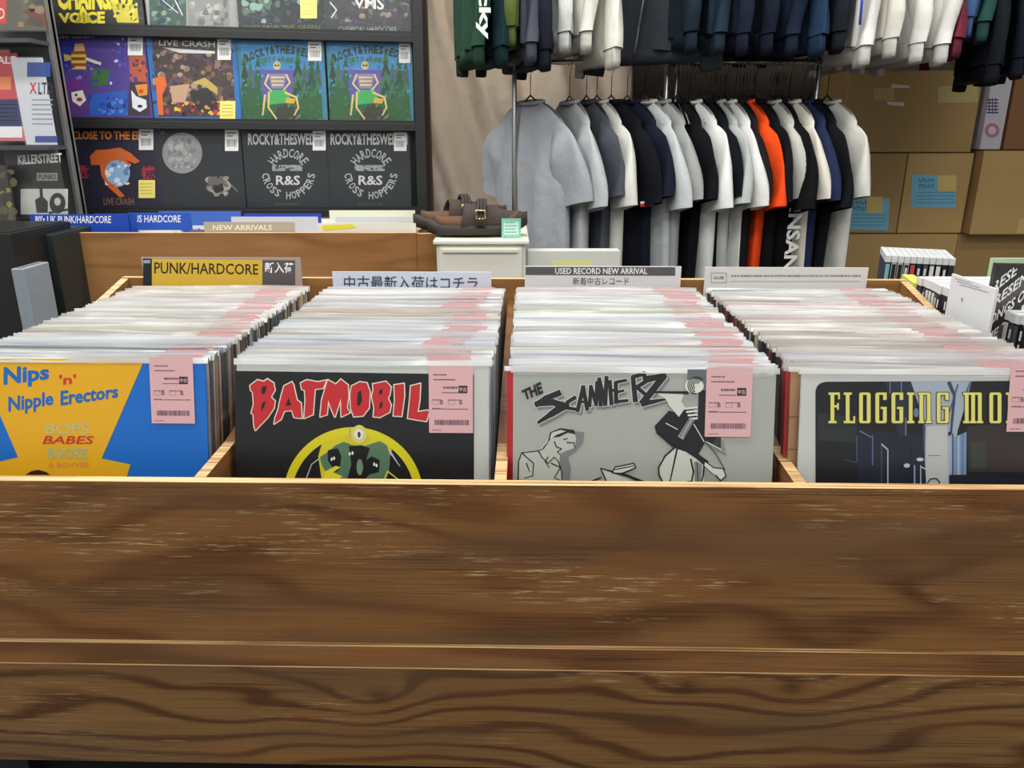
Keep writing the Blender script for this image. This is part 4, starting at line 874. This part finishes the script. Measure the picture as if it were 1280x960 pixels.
LOW = [ # neck px, colour, label words, heather, seed
 (663, (158, 163, 170), 'heather grey T-shirt facing outward at the left end of the lower rail', .15, -58),
 (712, (176, 180, 184), 'pale grey T-shirt right behind the outward-facing heather grey one', .12, -74),
 (733, (72, 76, 84), 'charcoal T-shirt among the left shirts of the lower rail', .05, -72),
 (746, (206, 206, 200), 'off-white T-shirt between the charcoal and the black shirts at left', 0, -71),
 (764, (16, 18, 24), 'black T-shirt with a small red and white chest mark', 0, -66),
 (784, (22, 27, 42), 'dark navy T-shirt left of the middle poles', 0, -68),
 (806, (190, 196, 198), 'light grey T-shirt next to the dark navy one at the middle poles', .05, -72),
 (824, (158, 160, 160), 'mid grey T-shirt behind the middle poles', .05, -74),
 (846, (14, 16, 20), 'black T-shirt just right of the middle poles', 0, -76),
 (862, (222, 226, 224), 'bright white T-shirt with a wide sleeve right of the middle poles', 0, -74),
 (880, (14, 17, 22), 'black T-shirt between two white shirts in the middle of the rail', 0, -78),
 (893, (176, 182, 180), 'pale grey T-shirt with only its edge showing left of a white one', 0, -80),
 (906, (222, 222, 220), 'white T-shirt directly left of the orange one', 0, -78),
 (919, (26, 24, 28), 'thin black edge of a T-shirt touching the orange one', 0, -82),
 (928, (232, 76, 26), 'bright orange T-shirt on the lower rail', 0, -78),
 (943, (15, 16, 22), 'black T-shirt directly right of the orange one', 0, -80),
 (962, (190, 190, 182), 'grey-white T-shirt between two black ones right of the orange one', 0, -82),
 (970, (15, 15, 18), 'black T-shirt with tall white letters down its front', 0, -84),
 (986, (224, 220, 208), 'cream white T-shirt right of the lettered black one', 0, -82),
 (1003, (38, 46, 78), 'blue navy T-shirt near the right pole', 0, -85),
 (1013, (14, 17, 20), 'black T-shirt at the right pole', 0, -83),
 (1034, (204, 204, 196), 'off-white long T-shirt at the right end of the lower rail', 0, -80)]
ZS = RZ-.118
for i, (px, c_, lab, he, yw) in enumerate(LOW):
    P = at(px, 118, RY-.02); hh = .0 if i else .0
    r_, Mg = garment('t_shirt', lab, 't-shirt', c_, P.x, RY-.02, ZS-.012, R(yw), None, i*5+1, L=(.70 if i in (0, 21) else .66+.03*((i*7) % 3)), heather=he, slack=.022*math.sin(i*2.3), hw=(.235 if i == 0 else .235 if i == 17 else .212))
    hanger(P.x, RY-.02, RZ, R(yw), 'wire hanger carrying a T-shirt on the lower rail', 'hangers on the lower rail', dark=(i % 3 == 0))
    if i == 17:
        a = Art(None, None, 0); vs, fs = text_geo('INSANITY', .03)
        mb = MB(); out = [(.243+.028*0+.0, 0, 0)]; out = []
        for x, y in vs: out.append((.248, -.024+.048*(y), -.34-.32*x))
        mb.add(out, fs, 0); o = mb.build('lettering', [mat((222, 222, 218), .7)], r_)
    if i == 4:
        MB().box(.262, .264, -.03, .02, -.335, -.325).build('chest_stripe', [mat((196, 40, 50), .7)], r_); MB().box(.262, .264, -.03, .02, -.325, -.318).build('chest_stripe', [mat((230, 230, 230), .7)], r_)
# spare wire hangers bunched on the rail
q = random.Random(9)
for (x0, x1, n_) in ((844, 868, 6), (888, 905, 5), (925, 942, 5), (968, 982, 6)):
    for k in range(n_):
        px = x0+(x1-x0)*k/(n_-1); P = at(px, 100, RY-.02); hanger(P.x, RY-.02, RZ, R(-84+q.uniform(-3, 3)), 'bare wire hanger bunched between shirts on the lower rail', 'bare hangers on the lower rail', dark=False)
UP = [ # px of near edge at the bottom, colour, bottom y, label, long, cat
 (584, (34, 62, 46), 88, 'green sweatshirt with white sleeve lettering at the left end of the upper rail', 1),
 (608, (18, 44, 48), 88, 'dark teal sweatshirt right of the lettered green one', 1),
 (626, (84, 98, 50), 64, 'olive green sweatshirt edge between teal and slate garments', 1),
 (648, (74, 78, 90), 84, 'slate grey jacket right of the teal sweatshirt', 1),
 (664, (26, 30, 42), 92, 'black-navy jacket left of the white sweatshirts', 1),
 (690, (206, 208, 206), 70, 'white sweatshirt at the left of the upper rail\'s first white group', 1),
 (722, (214, 212, 204), 70, 'white sweatshirt in the middle of the first white group', 1),
 (752, (226, 224, 214), 90, 'longest white sweatshirt of the first white group', 1),
 (858, (26, 38, 50), 70, 'dark navy sweatshirt right of the leather jacket', 1),
 (888, (30, 46, 58), 72, 'petrol navy sweatshirt, second right of the leather jacket', 1),
 (918, (26, 34, 50), 72, 'navy sweatshirt, third right of the leather jacket', 1),
 (950, (22, 28, 44), 72, 'navy sweatshirt left of the blue one above the lower rail', 1),
 (985, (24, 34, 52), 74, 'dark blue sweatshirt above the lower rail\'s right pole', 1),
 (1014, (36, 58, 84), 74, 'denim blue sweatshirt left of the second white group', 1),
 (1046, (28, 32, 40), 70, 'black sweatshirt touching the second white group', 1),
 (1082, (228, 226, 222), 88, 'white sweatshirt with blue drawstring at the left of the second white group', 1),
 (1114, (222, 220, 210), 78, 'cream white sweatshirt, second of the second white group', 1),
 (1148, (232, 230, 226), 84, 'white sweatshirt, third of the second white group', 1),
 (1182, (226, 224, 220), 86, 'white sweatshirt at the right of the second white group', 1),
 (1222, (116, 48, 66), 78, 'maroon sweatshirt right of the white group', 1),
 (1241, (70, 96, 140), 52, 'light blue sweatshirt edge right of the maroon one', 1),
 (1256, (40, 74, 70), 58, 'green-teal sweatshirt edge near the right picture edge', 1),
 (1276, (22, 26, 34), 110, 'long black-navy sweatshirt near the right picture edge', 1),
 (1306, (24, 30, 42), 102, 'dark navy sweatshirt at the right picture edge', 1),
 (1338, (22, 28, 38), 98, 'last dark sweatshirt of the upper rail, mostly beyond the right picture edge', 1)]
for i, (px, c_, yb, lab, lg) in enumerate(UP):
    yw = -108 if i >= 19 else (-92 if i >= 15 else -80-8*(px-580)/500); zb = at(px, yb, UYY-.24).z; Z_ = UZ-.13
    Lg = Z_-zb-.07
    P = at(px-(px-640)*.085, 60, UYY)
    r_, Mg = garment('sweatshirt', lab, 'sweatshirt' if 'jacket' not in lab else 'jacket', c_, P.x, UYY, Z_, R(yw), None, i*7+2, L=Lg, long=True, slack=Lg-.12-.60, hw=.225)
    hanger(P.x, UYY, UZ, R(yw), 'hanger on the upper rail above the picture', 'hangers on the upper rail')
    if i == 0:
        vs, fs = text_geo('Lucky', .03); mb = MB(); mb.add([(.30+.012*1, -.030+.045*y, -.30-.22*x) for x, y in vs], fs, 0)
        for v_ in range(len(mb.v)): x, y, z = mb.v[v_]; mb.v[v_] = (x+.035*(-z-.3)/.2+.022, y, z)
        mb.build('sleeve_lettering', [mat((220, 224, 220), .7)], r_)
    if 'drawstring' in lab: MB().tube([(.27, -.03, -.30), (.28, -.035, -.40), (.275, -.03, -.47)], .004, 6).build('drawstring', [mat((60, 70, 200), .6)], r_)
# leather / denim jacket with zip
P = at(812, 50, UYY); zb = at(812, 70, UYY-.2).z; Lj = UZ-.13-zb
r_, Mg = garment('biker_jacket', 'worn black leather jacket with silver zip hanging right of the white sweatshirts', 'jacket', (52, 56, 62), P.x, UYY-.02, UZ-.13, R(-35), None, 3, L=Lj-.03, long=True, slack=Lj-.14-.60, hw=.20)
MB().tube([(-.02, -.045, -.1), (.0, -.055, -Lj*.6), (-.03, -.055, -Lj+.02)], .005, 6).build('zip', [CHROME], r_); MB().tube([(.10, -.05, -Lj*.8), (.16, -.05, -Lj*.8-.08)], .004, 6).build('pocket_zip', [CHROME], r_)
hanger(P.x, UYY-.02, UZ, R(-35), 'hanger on the upper rail above the picture', 'hangers on the upper rail')

# ================================================================== CARTONS
CB = mat((180, 148, 94), .75, .08, scale=6); CB2 = mat((160, 130, 82), .75, .08, scale=5); TAPE = mat((196, 166, 110), .35)
FLUTE = mat((120, 90, 54), .8)
def carton(label, x0, x1, z0, z1, Y, m=CB, dy=.38, tape='v', fn=None, yaw=0.):
    r = empty('carton', T(x0, Y, z0) @ Matrix.Rotation(yaw, 4, 'Z'), label, 'carton'); W_ = x1-x0-.004; Hh = z1-z0-.003
    MB().box(0, W_, 0, dy, 0, Hh-.004).build('carton_body', [m], r, bev=.004)
    MB().box(.002, W_-.002, .002, dy/2-.002, Hh-.0038, Hh-.001).build('flap', [m], r); MB().box(.002, W_-.002, dy/2+.002, dy-.002, Hh-.0038, Hh-.001).build('flap', [m], r)
    if tape == 'v': MB().box(W_/2-.025, W_/2+.025, -.0008, 0, Hh-.08, Hh-.004).build('tape', [TAPE], r); MB().box(W_/2-.025, W_/2+.025, -.0008, 0, .004, .07).build('tape', [TAPE], r)
    if tape == 'h': MB().box(.0, W_, -.0008, 0, Hh*.5-.02, Hh*.5+.02).build('tape', [TAPE], r)
    if fn: fn(r, T(x0, Y, z0) @ Matrix.Rotation(yaw, 4, 'Z') @ frame((0, 0, 0), 0, 0)); [setattr(ch, 'matrix_local', frame((0, 0, 0), 0, 0)) for ch in bpy.data.objects if ch.parent == r and ch.name.split('.')[0] in ('shipping_label', 'sticky_note', 'tape_piece', 'printed_mark')]
    return r
CY = 3.5
gx = lambda px, py=240: at(px, py, CY).x
HZ = [0, .34, .68, 1.02, 1.366, 1.70]
def lab(x0, y0, x1, y1, sticky, seed):
    def f(r, Mc):
        a = Art(Mc, (0, 0, 1), .001); a.poly((112, 176, 206), [(x0, y0), (x1, y0+2), (x1-2, y1), (x0-2, y1-1)]); a.layer(); q = random.Random(seed)
        for k in range(2):
            x = x0+8
            while x < x0+25: l = q.uniform(1.5, 3.5); a.line((44, 60, 84), [(x, y0+6+k*7), (x+l, y0+6+k*7+q.uniform(-1, 3)), (x+1, y0+10+k*7)], .9); x += l+1.2
        for k in range(4):
            x = x0+5
            while x < x1-6: l = q.uniform(1, 4); a.rect((70, 110, 140), x, y0+22+k*4.3, x+l, y0+23+k*4.3); x += l+1
        a.build('shipping_label', r)
        b = Art(Mc, (0, 0, 1), .002); b.rect((206, 180, 104), *sticky); b.build('sticky_note', r)
    return f
xa, xb, xc = gx(1048), gx(1129), gx(1211)
def toplab(r, Mc):
    a = Art(Mc, (0, 0, 1), .0015)
    a.poly((176, 152, 92), [(1092, 110), (1118, 110), (1118, 126), (1092, 126)]); a.poly((176, 156, 100), [(1172, 108), (1222, 106), (1222, 128), (1172, 129)]); a.layer(); a.poly((206, 200, 186), [(1114, 105), (1136, 107), (1138, 110), (1114, 110)]); a.poly((206, 200, 186), [(1108, 127), (1130, 128), (1130, 133), (1110, 131)]); a.build('tape_piece', r)
carton('wide carton with torn tape pieces on top of the left stack', gx(1056, 140), gx(1223, 140), HZ[4], HZ[5], CY, CB2, tape=None, fn=toplab)
carton('small carton with the lower blue shipping label, left of the pair', xa, xb, HZ[3], HZ[4], CY, CB2, fn=lab(1058, 246, 1112, 288, (1083, 246, 1103, 266), 1), tape=None)
carton('small carton with the higher blue shipping label, right of the pair', xb, xc, HZ[3], HZ[4], CY, CB, fn=lab(1140, 218, 1196, 260, (1172, 219, 1195, 239), 2), tape=None)
carton('wide plain carton under the two blue-labelled cartons', gx(1034, 330), gx(1193, 330), HZ[2], HZ[3], CY, CB, tape=None)
carton('plain carton under the large taped carton at right', gx(1195, 330), gx(1330, 330), HZ[2], HZ[3], CY+.02, CB2, tape=None)
cr = carton('large carton with tape at top and bottom at the right picture edge', gx(1213), gx(1345), HZ[3], HZ[4]+.012, CY-.05, CB, tape='v')
carton('plain carton hidden low in the left stack', gx(1034, 330), gx(1193, 330), HZ[1], HZ[2], CY, CB, tape=None); carton('plain carton at the bottom of the left stack', gx(1034, 330), gx(1193, 330), HZ[0], HZ[1], CY, CB, tape=None)
carton('plain carton hidden low in the right stack', gx(1195, 330), gx(1330, 330), HZ[1], HZ[2], CY+.02, CB2, tape=None); carton('plain carton at the bottom of the right stack', gx(1195, 330), gx(1330, 330), HZ[0], HZ[1], CY+.02, CB2, tape=None)
def wl(r, Mc):
    a = Art(Mc, (0, 0, 1), .001)
    for k in range(5): a.rect((70, 70, 110), 1233, 124+k*4, 1248, 125.5+k*4)
    for k in range(3): a.rect((70, 70, 110), 1236+k*4, 122, 1237+k*4, 142)
    a.circ((170, 110, 130), 1240, 163, 9, 9).layer(); a.circ((196, 186, 200), 1240, 163, 5, 5); a.build('printed_mark', r)
carton('white printed carton standing on the large taped carton', gx(1226, 150), gx(1253, 150), HZ[4]+.012, HZ[4]+.31, CY-.03, mat((186, 182, 192), .6, .04), dy=.3, tape=None, fn=wl)
carton('dark brown carton on the large taped carton at the right picture edge', gx(1254, 150), gx(1345, 150), HZ[4]+.012, HZ[4]+.33, CY-.04, mat((128, 88, 54), .75, .1, scale=5), tape=None)

# ================================================================== PLASTIC DRAWERS AND SANDALS
PL = mat((214, 214, 200), .3, .03); PY = 2.25
P0 = at(545, 300, PY); P1 = at(657, 300, PY)
dr = empty('plastic_drawers', T(P0.x, PY, 0), 'cream white plastic drawer box under the clogs', 'drawers'); W_ = P1.x-P0.x; ZT2 = P0.z
MB().box(0, W_, 0, .36, ZT2-.5, ZT2-.012).build('drawer_body', [PL], dr, bev=.006)
MB().box(-.008, W_+.01, -.01, .37, ZT2-.012, ZT2).build('top_plate', [mat((226, 226, 206), .3)], dr, bev=.003)
for k in range(3):
    d_ = MB().box(.008, W_-.01, -.008, 0, ZT2-.115-.12*k, ZT2-.02-.12*k).build('drawer', [mat((222, 221, 212), .25)], dr, bev=.004); MB().box(.02, W_-.022, -.014, -.008, ZT2-.034-.12*k, ZT2-.026-.12*k).build('handle', [PL], d_)
MB().box(0, W_, .02, .34, 0, ZT2-.5).build('stand', [BLACKM], dr)
b2 = card('storage_box', 'white storage lid with pale yellow stripe behind the band-topped divider card', 660, 314, 774, 340, 2.3, (206, 208, 202), fn=lambda a: a.layer().rect((216, 220, 150), 690, 325, 740, 333), thick=.06, drop=.5, cat='box')
def clog(label, px, py, yaw, top=False):
    P = at(px, py, PY+.12); M = T(P.x, PY+.15, ZT2+.001) @ Matrix.Rotation(yaw, 4, 'Z'); M = M @ Matrix.Scale(1.08, 4); r = empty('clog', M, label, 'clog')
    L_ = .275; N_ = 16; sole = MB(); rs_ = []
    for k in range(N_+1):
        t = k/N_; x = -L_/2+L_*t; wd = (.036+.014*math.sin(math.pi*min(1, t*1.05))*(1+.4*t))*(min(1, math.sin(math.pi*max(.04, min(.96, t)))*2.6)**.5)
        lift = .028*max(0, (t-.72)/.28)**2+.010*max(0, (.12-t)/.12); th = .038
        rs_.append([(x, wd*math.cos(a), lift+th*.5+th*.5*math.copysign(abs(math.sin(a))**.5, math.sin(a))) for a in [2*math.pi*j/16 for j in range(16)]])
    sole.loft(rs_); sole.build('sole', [mat((46, 40, 36), .75, .1)], r)
    foot = MB(); foot.loft([[(p[0]*.94, p[1]*.88, p[2]+.014) for p in ring] for ring in rs_[1:-1]]); foot.build('footbed', [mat((88, 60, 38), .85, .15)], r)
    up = MB(); ur = []
    for k in range(11):
        t = .33+.65*k/10; x = -L_/2+L_*t; f = (k/10); hgt = .064*math.cos(f*1.25)**.8 if f < 1 else .02; wd = .047*(1-.55*f**3); ring = []
        base = .022+.024*max(0, (t-.72)/.28)**2
        for j in range(13):
            a = math.pi*j/12; ring.append((x+.012*math.sin(a)*(1-f), wd*math.cos(a)*1.04, base+hgt*math.sin(a)**.8))
        for j in range(12, -1, -1):
            a = math.pi*j/12; ring.append((x+.012*math.sin(a)*(1-f), wd*.93*math.cos(a), base+(hgt-.004)*math.sin(a)**.8-.001))
        ur.append(ring)
    up.loft(ur); up.build('upper', [mat((58, 46, 40), .85, .15, scale=60)], r)
    st = MB(); pts = [(-.005+.006*math.sin(a), .053*math.cos(a), .030+.066*math.sin(a)) for a in [math.pi*j/14 for j in range(15)]]
    for dx_ in (-.009, 0, .009): st.tube([(x+dx_+.012, y, z) for x, y, z in pts], .005, 6)
    s_ = st.build('strap', [mat((50, 40, 36), .8)], r)
    bk = MB(); bk.tube([(.02, -.052, .050), (.02, -.050, .072), (-.004, -.050, .072), (-.004, -.052, .050), (.02, -.052, .050)], .0028, 6); bk.build('buckle', [mat((206, 176, 130), .3, metal=.8)], s_)
    return r, M
r1, M1 = clog('dark brown suede clog lying in front on the drawer box', 602, 292, R(4))
r2, M2 = clog('dark brown suede clog lying behind its pair', 588, 275, R(16)); r2.location = (r2.location.x-.02, PY+.27, ZT2+.001)
r1.location = (r1.location.x-.012, PY+.10, ZT2+.001); r2.location.x -= .02
tm = frame(at(627, 297, PY+.04), 0, 0); u1 = uv(tm, 651, 297)[0]; v1 = uv(tm, 627, 273)[1]
tg = empty('price_card', tm, 'mint green price card standing against the front clog', 'price card'); MB().box(0, u1, 0, v1, -.001, 0).build('card', [mat((120, 190, 176), .5)], tg)
a = Art(tm, None, .0004); a.rect((186, 226, 216), .006, .008, u1-.006, v1-.01).layer()
for k in range(4): a.rect((90, 130, 124), .010, .015+.009*k, u1-.012-.006*(k % 2), .017+.009*k)
a.build('card_print', tg)

# ================================================================== CD ROW (right)
q = random.Random(12)
CDZ = H-.252-.1255
CM_ = T(.728, .85, 0) @ Matrix.Rotation(R(-1), 4, 'Z')    # local y runs away along the row, x to the right
cr_ = empty('disc_crate', CM_, 'black stand holding the rows of slim disc cases right of the bins', 'stand'); LN = .56
MB().box(0, .30, -.02, .98, CDZ-.03, CDZ-.001).build('crate_base', [BLACKM], cr_); MB().box(.02, .28, 0, .96, .0, CDZ-.031).build('crate_stand', [BLACKM], cr_)
JEW = MB().box(0, .136, 0, .0095, 0, .124).mesh('case', COVER)
JSL = MB().box(-.0015, .1385, -.0005, .0105, .112, .1255).mesh('white_top', plastic('milky', .85, (.70, .71, .72), gloss=.12))
INSL = MB().box(-.0010, 0, .001, .0085, .004, .108).mesh('spine_print', COVER)
TXT = MB(); 
for z0, z1 in ((.012, .020), (.024, .040), (.046, .058), (.064, .082), (.088, .102)): TXT.box(-.0014, -.0009, .0028, .0068, z0, z1)
TXTM = TXT.mesh('spine_lettering', mat((206, 206, 204), .5))
def disc(M, lab, grp, dark=False):
    r_ = empty('disc_case', M, lab, 'disc case', grp); cc = q.choice([(26, 26, 30), (20, 22, 26), (54, 54, 58), (36, 36, 40)] if dark else [(30, 30, 34), (60, 60, 64), (196, 196, 196), (40, 44, 60)])
    c1 = link('case', JEW, r_); c1.color = (*lin(cc), 1); link('white_top', JSL, r_)
    sc_ = q.choice([(26, 26, 30), (22, 22, 26), (70, 70, 74), (206, 206, 202)] if dark else [(226, 226, 224), (36, 36, 40), (110, 170, 180), (22, 22, 26), (190, 60, 60)])
    c2 = link('spine_print', INSL, r_); c2.color = (*lin(sc_), 1)
    if sum(sc_) < 300 and q.random() < .8: link('spine_lettering', TXTM, c2)
y = 0
while y < LN-.01:
    disc(CM_ @ T(q.uniform(-.002, .002), y, CDZ+q.uniform(0, .003)), 'slim disc case with white top in the near row beside the rightmost compartment', 'disc cases in the near row', True); y += .0115
for k in range(11):     # far clump, spines toward the shopper
    Pq = at(1076+k*5.6, 330, 1.62+.0*k); Mq = T(.790+k*.0112, 1.640-.0042*k, CDZ+.004) @ Matrix.Rotation(R(-20), 4, 'Z') @ Matrix.Rotation(R(90), 4, 'Z') @ T(0, -.0095, 0)
    disc(Mq, 'slim disc case with white top in the far clump behind the bin corner', 'disc cases in the far clump', k > 5)
yg = empty('disc_case', T(.752, 1.44, CDZ-.012) @ Matrix.Rotation(R(-14), 4, 'Z'), 'lime green disc case between the near and far disc rows', 'disc case')
MB().box(0, .022, 0, .10, 0, .120).build('case', [mat((200, 208, 96), .4)], yg); MB().box(.004, .018, -.0008, 0, .02, .10).build('spine_print', [mat((110, 130, 120), .5)], yg)
# white divider card seen from its left face, running front to back
def side_card(name, label, pa, pb, base, fn, cat, thick=.004, lift=0.):
    """face spanning from far-left point pa to near-right point pb (x, y, ztop)"""
    A = Vector(pa); B = Vector(pb); d = (B-A); d.z = 0; Lw = d.length; yaw = math.atan2(d.y, d.x); Mc = frame((A.x, A.y, lift), yaw, 0)
    r = empty(name, Mc, label, cat); MB().box(0, Lw, 0, A.z-lift, -thick, 0).build('card', mat(base, .35), r); a = Art(Mc, (0, 0, 1)); a.layer(); fn(a, Mc, Lw); a.build('card_print', r); return r
def onx(px, py, X):
    d = ray(px, py); t = X/d.x; return Vector((0, 0, H))+d*t
A = onx(1190, 342, .700); B = onx(1246, 358, .694); B.z = A.z
def wc(a, Mc, Lw):
    q = random.Random(3); a.rect((120, 124, 130), 1202, 372, 1203.5, 377)
    for k in range(3):
        x = 1194+k*3
        while x < 1215+k*10: l = q.uniform(.8, 2.5); a.poly((130, 134, 140), [(x, 346.5+k*3+(x-1190)*.28), (x+l, 346.5+k*3+(x-1190)*.28), (x+l, 347.6+k*3+(x-1190)*.28), (x, 347.6+k*3+(x-1190)*.28)]); x += l+.8
side_card('divider_card', 'glossy white card standing along the disc row at the right', A, B, (214, 216, 218), wc, 'divider card', lift=A.z-.072)
A2 = at(1246, 330, 1.13); B2 = A2+Vector((.13, -.02, 0))
def tr(a, Mc, Lw):
    a.crop = None; top = A2.z-(A2.z-.155)
    for s_, x0, y0 in (('PRESENTS', -.006, .110), ('PRESENTS', .0, .084), ('SONGS OUT', .0, .056), ('THE TRASH', -.002, .026), ('LIBRARY', .020, -.020), ('RECORDS', .045, .060), ('RECORDS', .045, .030)):
        h = .017; vs, fs = text_geo(s_, .02); out = []
        for x, y in vs:
            X = x0+.060*x; out.append((X, y0+h*y+X*1.05, a.w))
        ok = [f for f in fs if all(.002 < out[i_][0] < Lw-.002 and .002 < out[i_][1] < .152 for i_ in f)]
        a.mb.add(out, ok, a.mi((226, 226, 222)))
    a.layer(-.00006)
    for k, y0 in enumerate((.02, .075)): a.poly((84, 76, 74), [(.002, y0), (.06, y0+.06), (.06, y0+.085), (.002, y0+.025)])
side_card('flyer_case', 'black case with slanted white capitals at the right picture edge', A2, B2, (40, 38, 40), tr, 'disc case', thick=.012, lift=A2.z-.155)
gp = card('green_case', 'white-framed bright green case behind the black lettered case', 1237, 323, 1284, 345, 1.42, (176, 196, 160), fn=lambda a: a.layer().rect((60, 160, 66), 1240, 335, 1250, 344), thick=.008, drop=.1, cat='disc case')
